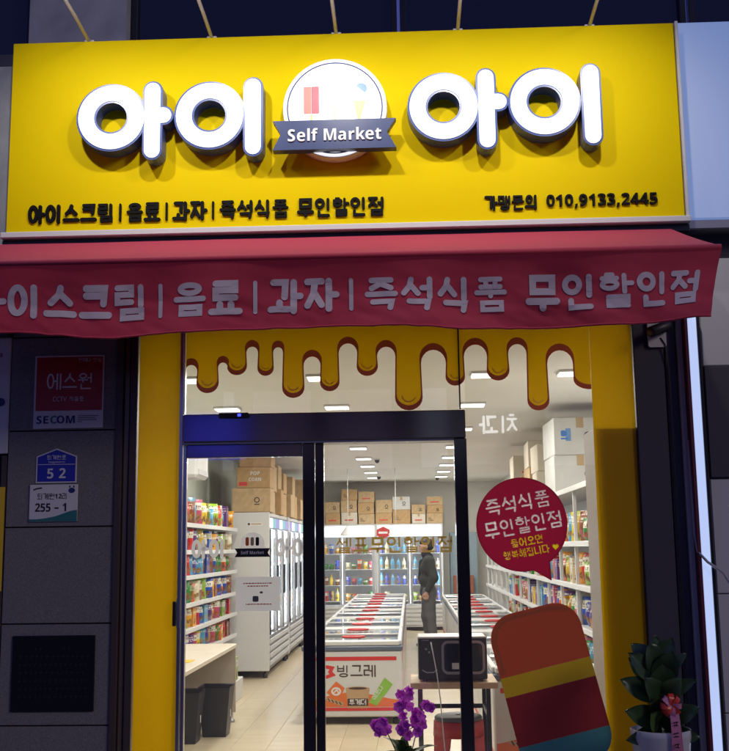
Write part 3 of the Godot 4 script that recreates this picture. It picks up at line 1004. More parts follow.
func build_stickers() -> void:
	# round speech bubble
	var b := thing("bubble_sticker", "round crimson sticker with white and yellow lettering on the glass", "sticker", Vector3(0.654, 1.728, 0.008))
	var st := begin()
	var poly := PackedVector2Array()
	for i in 61:
		var a := deg_to_rad(-46.0 + 338.0 * i / 60.0)
		poly.append(Vector2(0.262 * cos(a), 0.27 * sin(a)).rotated(-0.15))
	poly.append(Vector2(0.158, -0.32))
	var t := 0.165
	var step := 0.004
	var taken := {}
	for w in [["즉석식품", -0.19, 0.075, 0.38, 0.1, 0.075], ["무인할인점", -0.222, -0.055, 0.46, 0.1, 0.072], ["들어오면", -0.085, -0.125, 0.19, 0.05, 0.075], ["행복해집니다", -0.14, -0.188, 0.27, 0.05, 0.07]]:
		var unit: float = w[3] / (line_width(w[0]) - 0.07)
		var at: float = w[1]
		for ch in w[0]:
			for s in syllable(ch, w[5]):
				var n: int = s[0].size()
				for k in (n if s[1] else n - 1):
					var p0: Vector2 = (Vector2(at, w[2]) + s[0][k] * Vector2(unit, w[4])).rotated(t)
					var p1: Vector2 = (Vector2(at, w[2]) + s[0][(k + 1) % n] * Vector2(unit, w[4])).rotated(t)
					var r: float = maxf(w[5] * w[4] * s[2] - step * (0.6 if w[4] > 0.08 else 0.35), 0.0016)
					for iy in range(int((minf(p0.y, p1.y) - r) / step) - 1, int((maxf(p0.y, p1.y) + r) / step) + 2):
						for ix in range(int((minf(p0.x, p1.x) - r) / step) - 1, int((maxf(p0.x, p1.x) + r) / step) + 2):
							var c := Vector2(ix, iy) * step
							if c.distance_to(Geometry2D.get_closest_point_to_segment(c, p0, p1)) < r:
								taken[Vector2i(ix, iy)] = true
			at += advance(ch) * unit
	for iy in range(-45, -20):
		for ix in range(38, 62):
			var c := (Vector2(ix, iy) * step - Vector2(0.19, -0.13)) / 0.0013
			if absf(c.x) < 13.0 and c.y < 9.0 - absf(absf(c.x) - 7.0) * 0.5 and c.y > -14.0 + absf(c.x) * 1.05:
				taken[Vector2i(ix, iy)] = true
	for iy in range(-90, 90):
		var run := -999
		for ix in range(-90, 91):
			var c := Vector2(ix, iy) * step
			var fill: bool = c.length() < 0.4 and not taken.has(Vector2i(ix, iy)) and Geometry2D.is_point_in_polygon(c, poly)
			if fill and run == -999:
				run = ix
			elif not fill and run != -999:
				quad(st, Vector3((run - 0.5) * step, (iy - 0.5) * step, 0), Vector3((run - 0.5) * step, (iy + 0.5) * step, 0), Vector3((ix - 0.5) * step, (iy + 0.5) * step, 0), Vector3((ix - 0.5) * step, (iy - 0.5) * step, 0))
				run = -999
	put("bubble", st, M["crimson film"], b)
	st = begin()
	for k in poly.size():
		stroke(st, [poly[k], poly[(k + 1) % poly.size()]], false, 0.003, 0.0, 0.0004 + 0.0001 * (k % 3), flat(Vector3.ZERO), false)
	put("bubble_edge", st, M["crimson film"], b)
	st = begin()
	write(st, "즉석식품", -0.19, 0.075, 0.38, 0.1, 0.075, 0.0, 0.002, flat(Vector3.ZERO, t), false)
	put("lettering", st, M["white film"], b)
	st = begin()
	write(st, "무인할인점", -0.222, -0.055, 0.46, 0.1, 0.072, 0.0, 0.002, flat(Vector3.ZERO, t), false)
	put("lettering", st, M["white film"], b)
	st = begin()
	write(st, "들어오면", -0.085, -0.125, 0.19, 0.05, 0.075, 0.0, 0.002, flat(Vector3.ZERO, t), false)
	put("lettering", st, M["bright yellow film"], b)
	st = begin()
	write(st, "행복해집니다", -0.14, -0.188, 0.27, 0.05, 0.07, 0.0, 0.002, flat(Vector3.ZERO, t), false)
	put("lettering", st, M["bright yellow film"], b)
	st = begin()
	var heart := PackedVector2Array()
	for i in 24:
		var a := TAU * i / 24
		heart.append(Vector2(16 * pow(sin(a), 3), 13 * cos(a) - 5 * cos(2 * a) - 2 * cos(3 * a) - cos(4 * a)) * 0.0013 + Vector2(0.19, -0.13))
	prism(st, heart, 0.0, 0.002, false)
	put("heart_mark", st, M["bright yellow film"], b)
	# plain ice lolly sticker, its character left out
	var p := thing("lolly_sticker", "large tilted red and teal ice lolly sticker on the glass", "sticker", Vector3(0.79, 0.83, 0.009))
	p.rotation.z = 0.235
	var body := round_rect(-0.275, -0.47, 0.255, 0.43, 0.15, 9)
	for band in [[0.0901, 1.0, "orange red film"], [-0.0199, 0.09, "plain yellow film"], [-0.3, -0.02, "dark red film"], [-1.0, -0.3001, "teal film"]]:
		var clip := PackedVector2Array([Vector2(-1, band[0]), Vector2(1, band[0]), Vector2(1, band[1]), Vector2(-1, band[1])])
		for q in Geometry2D.intersect_polygons(body, clip):
			st = begin()
			prism(st, q, 0.0, 0.0006, false)
			put("colour_band", st, M[band[2]], p)
	st = begin()
	var edge := []
	for i in 14:
		var a := PI - (PI * 0.5) * i / 13.0
		edge.append(Vector2(-0.125 + 0.125 * cos(a), 0.28 + 0.125 * sin(a)))
	edge.push_front(Vector2(-0.25, 0.12))
	edge.append(Vector2(0.12, 0.405))
	edge.append(Vector2(0.19, 0.375))
	stroke(st, edge, false, 0.012, 0.0, 0.0016, flat(Vector3.ZERO), false)
	put("edge_line", st, M["light orange film"], p)

# ------------------------------------------------------------------ the signboard
func letter(parent: Node, strokes: Array, r: float) -> void:
	var body := begin()
	var face := begin()
	var n := 0
	for s in strokes:
		stroke(body, s[0], s[1], r + 0.013, 0.005, 0.115 + n * 0.0012, flat(Vector3.ZERO))
		stroke(face, s[0], s[1], r, 0.11, 0.1225 + n * 0.001, flat(Vector3.ZERO))
		n += 1
	var o := put("letter", body, M["navy letter body"], parent)
	put("lit_face", face, M["lit letter face"], o)

func build_signboard() -> void:
	var s := thing("signboard", "long yellow shop signboard with lit white letters above awning", "signboard", Vector3(0, 0, 0.3))
	put("panel", bx(Vector3(-2.36, 3.475, -0.04), Vector3(1.628, 4.672, 0.0), 0.003), M["yellow acrylic"], s)
	put("case", bx(Vector3(-2.365, 3.47, -0.3), Vector3(1.633, 4.676, -0.042), 0.006), M["brown trim"], s)
	put("bottom_rail", bx(Vector3(-2.385, 3.435, -0.28), Vector3(1.655, 3.473, 0.03), 0.006), M["white metal"], s)
	put("under_rail", bx(Vector3(-2.385, 3.39, -0.28), Vector3(1.655, 3.434, -0.01), 0.004), M["black metal"], s)
	put("end_cap", bx(Vector3(1.634, 3.474, -0.28), Vector3(1.652, 4.68, 0.012), 0.003), M["white metal"], s)
	# big letters
	var a1 := [[ring_pts(-1.711, 4.13, 0.15, 0.15, 44), true], [[Vector2(-1.466, 4.29), Vector2(-1.466, 3.92)], false], [[Vector2(-1.44, 4.133), Vector2(-1.4, 4.133)], false]]
	var i1 := [[ring_pts(-1.128, 4.126, 0.152, 0.152, 44), true], [[Vector2(-0.871, 4.297), Vector2(-0.871, 3.925)], false]]
	var a2 := [[ring_pts(0.245, 4.138, 0.152, 0.152, 44), true], [[Vector2(0.494, 4.31), Vector2(0.494, 3.928)], false], [[Vector2(0.52, 4.158), Vector2(0.565, 4.158)], false]]
	var i2 := [[ring_pts(0.831, 4.15, 0.152, 0.152, 44), true], [[Vector2(1.102, 4.32), Vector2(1.102, 3.935)], false]]
	for l in [a1, i1, a2, i2]:
		letter(s, l, 0.046)
	# emblem
	var st := begin()
	prism(st, oval(-0.392, 4.16, 0.306, 0.306, 64), 0.005, 0.09)
	var disc := put("emblem", st, M["white plastic"], s)
	st = begin()
	prism(st, oval(-0.392, 4.16, 0.3, 0.3, 64), 0.088, 0.093)
	put("lit_face", st, M["lit disc face"], disc)
	st = begin()
	stroke(st, ring_pts(-0.392, 4.16, 0.279, 0.279, 64), true, 0.004, 0.09, 0.0945, flat(Vector3.ZERO), false)
	put("ring_line", st, M["navy print"], disc)
	var art := [[round_rect(-0.575, 4.125, -0.53, 4.295, 0.006), film("emblem coral", lin(0.75, 0.25, 0.2), 0.3)], [round_rect(-0.529, 4.125, -0.484, 4.295, 0.006), film("emblem red", lin(0.72, 0.1, 0.14), 0.3)], [round_rect(-0.536, 4.05, -0.524, 4.124, 0.003), M["drip shine film"]], [PackedVector2Array([Vector2(-0.42, 4.17), Vector2(-0.385, 4.06), Vector2(-0.37, 4.17)]), film("emblem cream", lin(0.8, 0.72, 0.4), 0.3)], [PackedVector2Array([Vector2(-0.285, 4.2), Vector2(-0.25, 4.06), Vector2(-0.21, 4.2)]), film("emblem cone", lin(0.8, 0.66, 0.2), 0.3)], [oval(-0.235, 4.275, 0.034, 0.034, 20, -0.9, 2.6), film("emblem blue", lin(0.12, 0.3, 0.6), 0.3)]]
	for k in art.size():
		st = begin()
		prism(st, art[k][0], 0.09, 0.0945, false)
		put("ice_cream_print", st, art[k][1], disc)
	st = begin()
	prism(st, PackedVector2Array([Vector2(-0.752, 4.066), Vector2(-0.705, 3.985), Vector2(-0.752, 3.888), Vector2(-0.034, 3.888), Vector2(-0.088, 3.985), Vector2(-0.034, 4.066)]), 0.08, 0.145)
	var ban := put("banner", st, M["navy banner"], s)
	latin("lettering", "Self Market", 0.088, M["white print"], ban, Vector3(-0.392, 3.972, 0.149), 0.008, 1.0)
	# small black lettering standing proud of the board
	var line := "아이스크림|음료|과자|즉석식품 무인할인점"
	st = begin()
	write(st, line, -2.225, 3.522, 2.115, 0.117, 0.086, 0.0, 0.013, flat(Vector3.ZERO))
	put("lettering", st, M["sign letter black"], s)
	st = begin()
	write(st, "가맹문의", 0.475, 3.535, 0.307, 0.09, 0.08, 0.0, 0.013, flat(Vector3.ZERO))
	put("lettering", st, M["sign letter black"], s)
	latin("lettering", "010,9133,2445", 0.085, M["sign letter black"], s, Vector3(1.154, 3.585, 0.0075), 0.013, 1.02)
	# five arm lamps
	var where := ["leftmost", "second", "third", "fourth", "rightmost"]
	var xs := [-1.9, -1.146, -0.387, 0.348, 1.137]
	for k in 5:
		var l := thing("sign_lamp", "%s of the five arm lamps reaching out over the signboard" % where[k] if k in [0, 4] else "%s from left of the five arm lamps over the signboard" % where[k], "lamp", Vector3(xs[k], 4.68, 0.25), "arm lamps over the signboard")
		st = begin(true)
		tube(st, [Vector3(0, 0, 0), Vector3(0, 0.02, 0.3), Vector3(0, 0.05, 1.2)], 0.011)
		put("arm", st, M["white metal"], l)
		put("bracket", bx(Vector3(-0.03, -0.02, -0.09), Vector3(0.03, 0.012, 0.03), 0.004), M["white metal"], l)
		var head := put("lamp_head", bx(Vector3(-0.11, -0.03, -0.035), Vector3(0.11, 0.03, 0.035), 0.008), M["grey plastic"], l, Vector3(0, 0.04, 1.23))
		head.rotation.x = deg_to_rad(42)
		put("lamp_lens", bx(Vector3(-0.1, -0.025, -0.038), Vector3(0.1, 0.025, -0.0355), 0.0), M["lit lamp lens"], head)
		var sp := SpotLight3D.new()
		sp.name = "sign_lamp_light"
		sp.light_energy = 1.18
		sp.light_color = Color(1.0, 0.98, 0.95)
		sp.spot_angle = 52
		sp.spot_angle_attenuation = 1.0
		sp.spot_range = 8
		sp.light_size = 0.04
		sp.shadow_enabled = true
		l.add_child(sp)
		sp.look_at_from_position(l.position + Vector3(0, 0.0, 1.17), Vector3(xs[k], 3.8, 0.3))

# ------------------------------------------------------------------ awning
var fold := FastNoiseLite.new()

func valance(x: float, y: float, d: float) -> Vector3:
	var t := clampf((3.115 - y) / 0.385, 0.0, 1.1)
	var z := 0.9 - 0.03 * sin(PI * minf(t, 1.0) * 0.9) + t * (0.02 * sin(x * 5.3 + 0.6) + 0.01 * sin(x * 11.7 + 2.0 * t) + 0.045 * fold.get_noise_2d(x * 70.0 + y * 90.0, y * 130.0))
	var flap := smoothstep(1.2, 1.65, x) * t
	return Vector3(x - 0.1 * flap, y - (0.012 * sin(x * 3.1) + 0.03 * fold.get_noise_2d(x * 90.0, 7.0)) * t, z + 0.06 * flap + d)

func build_awning() -> void:
	fold.seed = 4
	fold.frequency = 0.01
	var a := thing("awning", "crimson fabric awning with printed lettering under the signboard", "awning")
	var st := begin(true)
	var n := 140
	for i in n:
		for j in 8:
			var q := []
			for e in [[i, j], [i, j + 1], [i + 1, j + 1], [i + 1, j]]:
				var u: float = e[0] / float(n)
				var t: float = e[1] / 8.0
				var x := lerpf(-2.75, lerpf(1.535, 1.645, t), u)
				var sag := 0.02 * sin(PI * t) * (0.6 + 0.4 * cos(x * 2.6)) + 0.004 * fold.get_noise_2d(x * 80.0, t * 50.0)
				q.append(Vector3(x, lerpf(3.395, 3.13, t) - sag, lerpf(0.33, 0.895, t)))
			quad(st, q[0], q[1], q[2], q[3])
	put("top_fabric", st, M["awning fabric"], a)
	st = begin(true)
	tube(st, [Vector3(-2.75, 3.122, 0.885), Vector3(0, 3.122, 0.885), Vector3(1.645, 3.122, 0.885)], 0.02, 12)
	put("front_bar", st, M["awning fabric"], a)
	st = begin(true)
	for i in 300:
		for j in 22:
			var q := []
			for e in [[i, j], [i, j + 1], [i + 1, j + 1], [i + 1, j]]:
				q.append(valance(lerpf(-2.75, 1.645, e[0] / 300.0), lerpf(3.115, 2.735, e[1] / 22.0), 0.0))
			quad(st, q[0], q[1], q[2], q[3])
	var v := put("valance", st, M["awning fabric"], a)
	st = begin()
	write(st, "아이스크림|음료|과자|즉석식품 무인할인점", -2.302, 2.815, 3.87, 0.19, 0.094, 0.0, 0.0032, valance, false, 0.012)
	put("lettering", st, M["awning print"], v)
	st = begin(true)
	var hem := []
	for i in 221:
		hem.append(valance(lerpf(-2.75, 1.645, i / 220.0), 2.735, 0.0))
	tube(st, hem, 0.006, 6)
	put("hem", st, M["awning fabric"], v)
	for x in [-2.5, -0.4, 1.45]:
		st = begin(true)
		tube(st, [Vector3(x, 3.3, 0.3), Vector3(x + 0.02, 3.2, 0.6), Vector3(x, 3.1, 0.87)], 0.016)
		put("folding_arm", st, M["white metal"], a)
	put("cassette", bx(Vector3(-2.75, 3.3, 0.12), Vector3(1.56, 3.385, 0.34), 0.01), M["black metal"], a)

# ------------------------------------------------------------------ plates and camera on the walls
func build_wall_signs() -> void:
	var s := thing("security_sign", "red and white security camera notice high on granite pier", "sign", Vector3(-2.036, 2.557, 0.031))
	put("plate", bx(Vector3(-0.212, -0.222, 0), Vector3(0.212, 0.222, 0.006), 0.002), M["white plastic"], s)
	put("red_field", bx(Vector3(-0.2, -0.115, 0.0061), Vector3(0.204, 0.212, 0.007), 0.0), M["secom red"], s)
	var st := begin()
	write(st, "에스원", -0.135, 0.012, 0.28, 0.1, 0.05, 0.0, 0.008, flat(Vector3.ZERO), false)
	put("lettering", st, M["white print"], s)
	st = begin()
	write(st, "작동중", 0.005, -0.06, 0.088, 0.029, 0.06, 0.0, 0.008, flat(Vector3.ZERO), false)
	put("lettering", st, M["white print"], s)
	st = begin()
	write(st, "언제나 안심", 0.055, 0.18, 0.14, 0.024, 0.05, 0.0, 0.008, flat(Vector3.ZERO), false)
	put("lettering", st, M["white print"], s)
	latin("lettering", "CCTV", 0.034, M["white print"], s, Vector3(-0.055, -0.045, 0.008), 0.001, 1.0, false)
	latin("logo", "SE", 0.056, M["navy print"], s, Vector3(-0.155, -0.17, 0.0072), 0.002, 1.15)
	latin("logo", "C", 0.056, M["teal print"], s, Vector3(-0.088, -0.17, 0.0072), 0.002, 1.15)
	latin("logo", "OM", 0.056, M["navy print"], s, Vector3(-0.012, -0.17, 0.0072), 0.002, 1.15)
	st = begin()
	for row in 4:
		prism(st, round_rect(0.06, -0.15 - row * 0.012, [0.185, 0.165, 0.175, 0.085][row], -0.1455 - row * 0.012, 0.001, 1), 0.0, 0.0068, false)
	put("small_print", st, M["grey plastic"], s)
	var p := thing("road_number_plate", "blue house shaped number plate 52 on granite pier", "plate", Vector3(-2.097, 2.01, 0.031))
	st = begin()
	prism(st, PackedVector2Array([Vector2(-0.122, 0), Vector2(0.122, 0), Vector2(0.122, 0.158), Vector2(0.0, 0.205), Vector2(-0.122, 0.158)]), 0.0, 0.005)
	put("plate", st, M["white print"], p)
	st = begin()
	prism(st, PackedVector2Array([Vector2(-0.115, 0.007), Vector2(0.115, 0.007), Vector2(0.115, 0.153), Vector2(0.0, 0.197), Vector2(-0.115, 0.153)]), 0.0, 0.0058, false)
	put("blue_field", st, M["plate blue"], p)
	st = begin()
	write(st, "퇴계원로", -0.058, 0.138, 0.116, 0.026, 0.06, 0.0, 0.0066, flat(Vector3.ZERO), false)
	put("lettering", st, M["white print"], p)
	st = begin()
	prism(st, round_rect(-0.112, 0.108, 0.112, 0.111, 0.001, 1), 0.0, 0.0066, false)
	put("rule_line", st, M["white print"], p)
	latin("lettering", "Toegyewon-ro", 0.014, M["white print"], p, Vector3(0, 0.124, 0.0066), 0.001, 1.0, false)
	latin("lettering", "5", 0.072, M["white print"], p, Vector3(-0.036, 0.055, 0.0066), 0.001)
	latin("lettering", "2", 0.072, M["white print"], p, Vector3(0.036, 0.055, 0.0066), 0.001)
	var q := thing("lot_number_plate", "white and green lot number plate 255-1 below blue plate", "plate", Vector3(-2.108, 1.782, 0.031))
	put("plate", bx(Vector3(-0.145, 0, 0), Vector3(0.145, 0.218, 0.006), 0.002), M["white plastic"], q)
	put("plate_edge", bx(Vector3(-0.15, -0.004, -0.0005), Vector3(0.15, 0.222, 0.004), 0.001), M["grey plastic"], q)
	st = begin()
	var wave := PackedVector2Array([Vector2(-0.144, 0.001)])
	wave.append(Vector2(0.144, 0.001))
	for i in 17:
		var x := 0.144 - 0.288 * i / 16.0
		wave.append(Vector2(x, 0.03 + 0.016 * cos((x - 0.144) * 12.0) + 0.02 * smoothstep(0.0, 0.144, x)))
	prism(st, wave, 0.0, 0.0068, false)
	put("green_wave", st, M["teal print"], q)
	st = begin()
	write(st, "퇴계원", -0.098, 0.13, 0.105, 0.036, 0.05, 0.0, 0.0072, flat(Vector3.ZERO), false)
	put("lettering", st, M["black ink"], q)
	st = begin()
	write(st, "리", 0.05, 0.13, 0.032, 0.036, 0.05, 0.0, 0.0072, flat(Vector3.ZERO), false)
	put("lettering", st, M["black ink"], q)
	st = begin()
	prism(st, oval(0.108, 0.182, 0.02, 0.016, 14), 0.0, 0.0072, false)
	prism(st, round_rect(0.092, 0.198, 0.1, 0.211, 0.003, 2), 0.0, 0.0073, false)
	prism(st, round_rect(0.116, 0.198, 0.124, 0.211, 0.003, 2), 0.0, 0.0073, false)
	put("crest", st, M["navy print"], q)
	st = begin()
	stroke(st, [Vector2(-0.12, 0.188), Vector2(-0.1, 0.195), Vector2(-0.075, 0.198)], false, 0.004, 0.0, 0.0072, flat(Vector3.ZERO), false)
	put("emblem", st, M["black ink"], q)
	latin("lettering", "12", 0.034, M["black ink"], q, Vector3(0.028, 0.148, 0.0072), 0.001)
	latin("lettering", "255", 0.06, M["black ink"], q, Vector3(-0.062, 0.082, 0.0072), 0.001, 0.88)
	latin("lettering", "-", 0.06, M["black ink"], q, Vector3(0.02, 0.084, 0.0072), 0.001, 1.4)
	latin("lettering", "1", 0.06, M["black ink"], q, Vector3(0.07, 0.082, 0.0072), 0.001, 0.9)
	var d := thing("stone_plaque", "dark polished stone plaque low on the granite pier", "plaque", Vector3(-2.078, 0.91, 0.031))
	put("slab", bx(Vector3(-0.243, -0.214, 0), Vector3(0.243, 0.214, 0.012), 0.003), M["plaque stone"], d)
	st = begin()
	rng.seed = 8
	for row in 7:
		var x := -0.2
		while x < 0.2:
			var wd := rng.randf_range(0.012, 0.022)
			if row > 0 or absf(absf(x + 0.01) - 0.08) < 0.02:
				var yy := 0.14 - row * 0.045
				stroke(st, [Vector2(x, yy), Vector2(x + wd, yy)], false, 0.0018, 0.0, 0.0128, flat(Vector3.ZERO), false)
				stroke(st, [Vector2(x + wd * 0.5, yy + 0.01), Vector2(x + wd * 0.3, yy - 0.012)], false, 0.0018, 0.0, 0.0132, flat(Vector3.ZERO), false)
			x += wd + 0.014
	put("engraving", st, M["plaque engraving"], d)
	var c := thing("security_camera", "small black security camera on white plate under awning", "camera", Vector3(1.495, 2.83, 0.031))
	st = begin()
	prism(st, round_rect(-0.062, -0.075, 0.045, 0.085, 0.015), 0.0, 0.02)
	put("back_plate", st, M["white plastic"], c)
	st = begin(true)
	tube(st, [Vector3(0.0, 0.01, 0.02), Vector3(0.0, 0.02, 0.07)], 0.014)
	put("bracket", st, M["dark plastic"], c)
	st = begin(true)
	tube(st, [Vector3(0.05, 0.05, 0.05), Vector3(0.045, 0.045, 0.055), Vector3(-0.07, -0.005, 0.13)], 0.032, 16)
	var cb := put("camera_body", st, M["dark plastic"], c)
	st = begin(true)
	tube(st, [Vector3(-0.0702, -0.0051, 0.1302), Vector3(-0.073, -0.0065, 0.1325)], 0.02, 16)
	put("lens", st, M["brown trim light"], cb)
	st = begin(true)
	tube(st, [Vector3(0.01, -0.02, 0.022), Vector3(0.035, -0.06, 0.024), Vector3(0.05, -0.2, 0.008), Vector3(0.05, -2.5, 0.008)], 0.004, 6)
	put("cable", st, M["dark plastic"], c)

# ------------------------------------------------------------------ ceiling
func build_ceiling_lights() -> void:
	var n := 0
	for x in [-0.67, 0.62, -1.72, 1.3]:
		var k := 0
		for z in [-2.0, -3.8, -5.9, -8.1, -9.8, -11.3, -12.8, -14.2]:
			if absf(x) > 1.0 and k > (0 if x > 0 else 2):
				continue
			var l := thing("ceiling_light", "%s ceiling light from the door in the %s row" % [ORD[k], {-0.67: "middle left", 0.62: "middle right", -1.72: "far left", 1.3: "far right"}[x]], "light", Vector3(x, 2.95, z), "flat ceiling lights")
			put("frame", bx(Vector3(-0.12, -0.02, -0.1), Vector3(0.12, -0.0005, 0.1), 0.003), M["white metal"], l)
			put("light_panel", bx(Vector3(-0.11, -0.03, -0.09), Vector3(0.11, -0.0202, 0.09), 0.004), M["ceiling panel light"], l)
			var a := AreaLight3D.new()
			a.name = "ceiling_light_glow"
			a.area_size = Vector2(0.21, 0.17)
			a.light_energy = 1.9
			a.light_color = Color(1.0, 0.985, 0.945)
			a.shadow_enabled = true
			l.add_child(a)
			a.position = Vector3(0, -0.04, 0)
			a.rotation.x = -PI / 2
			k += 1
			n += 1
	var dome_at := [Vector3(-0.476, 2.95, -10.05), Vector3(-0.56, 2.95, -14.0), Vector3(0.55, 2.95, -14.5)]
	for k in 3:
		var d := thing("dome_camera", ["nearest black dome camera on the shop ceiling", "far left black dome camera on the shop ceiling", "far right black dome camera on the shop ceiling"][k], "camera", dome_at[k], "dome cameras on the ceiling")
		var st := begin(true)
		lathe(st, [[0.0, -0.02], [0.045, -0.02], [0.05, 0.0]], 16)
		put("base", st, M["white plastic"], d)
		st = begin(true)
		lathe(st, [[0.0, -0.07], [0.022, -0.063], [0.036, -0.042], [0.038, -0.021]], 16)
		put("dome", st, M["dark plastic"], d)
	var v := thing("ceiling_vent", "slotted air vent in the shop ceiling just inside door", "vent", Vector3(-0.55, 2.95, -7.3))
	put("frame", bx(Vector3(-0.6, -0.02, -0.16), Vector3(0.6, -0.001, 0.16), 0.004), M["white metal"], v)
	for k in 12:
		put("slot", bx(Vector3(-0.57 + k * 0.096, -0.024, -0.12), Vector3(-0.5 + k * 0.096, -0.0205, 0.12), 0.0), M["grey plastic"], v)

# ------------------------------------------------------------------ cartons
func carton(at: Vector3, size: Vector3, m: String, label: String, group: String, turn := 0.0, mark := 0) -> void:
	var c := thing("carton", label, "carton", at, group, turn)
	var h := size / 2
	put("body", bx(Vector3(-h.x, 0, -h.z), Vector3(h.x, size.y - 0.001, h.z), 0.006), M[m], c)
	put("tape", bx(Vector3(-h.x * 0.14, size.y * 0.72, -h.z - 0.001), Vector3(h.x * 0.14, size.y, h.z + 0.0012), 0.0005), M["packing tape"], c)
	if mark > 0:
		var st := begin()
		var ink := "black ink"
		if mark == 1:
			stroke(st, ring_pts(h.x * 0.3, size.y * 0.5, size.y * 0.1, size.y * 0.1, 14), true, 0.006, 0.0, h.z + 0.002, flat(Vector3.ZERO), false)
			stroke(st, [Vector2(h.x * 0.3 - 0.03, size.y * 0.32), Vector2(h.x * 0.3 + 0.03, size.y * 0.32)], false, 0.006, 0.0, h.z + 0.0024, flat(Vector3.ZERO), false)
		elif mark == 2:
			ink = "red print"
			for k in 4:
				stroke(st, [Vector2(-h.x * 0.5 + k * h.x * 0.26, size.y * 0.35), Vector2(-h.x * 0.36 + k * h.x * 0.26, size.y * 0.37)], false, 0.012, 0.0, h.z + 0.002, flat(Vector3.ZERO), false)
		else:
			ink = "brown print"
			for k in 3:
				stroke(st, [Vector2(-h.x * 0.75, size.y * (0.3 + 0.12 * k)), Vector2(-h.x * (0.2 + 0.15 * k), size.y * (0.3 + 0.12 * k))], false, 0.005, 0.0, h.z + 0.002, flat(Vector3.ZERO), false)
		put("print", st, M[ink], c)

func shelf_unit(called: String, label: String, at: Vector3, depth: float, length: float, heights: Array, tall: float, bay: float, front: float) -> Node3D:
	# runs along z from 0 to -length; «front» is +1 when the open side looks towards +x
	var r := thing(called, label, "shelf", at)
	put("back_panel", bx(Vector3(-front * depth - 0.012, 0.05, -length), Vector3(-front * depth + 0.012, tall, 0), 0.003), M["white metal"], r)
	for y in heights:
		var s := put("shelf_board", bx(Vector3(minf(0, -front * depth), y - 0.03, -length + 0.01), Vector3(maxf(0, -front * depth), y, -0.01), 0.003), M["white metal"], r)
		put("price_rail", bx(Vector3(front * 0.001 if front > 0 else -0.008, y - 0.036, -length + 0.01), Vector3(0.008 if front > 0 else -0.001, y + 0.008, -0.01), 0.002), M["white plastic"], s)
	var z := 0.0
	while z > -length - 0.01:
		var px := -front * (0.03 if front < 0 else depth - 0.03)
		put("post", bx(Vector3(px - 0.015, 0, z - 0.03), Vector3(px + 0.015, tall, z), 0.003), M["white metal"], r)
		z -= bay
	return r

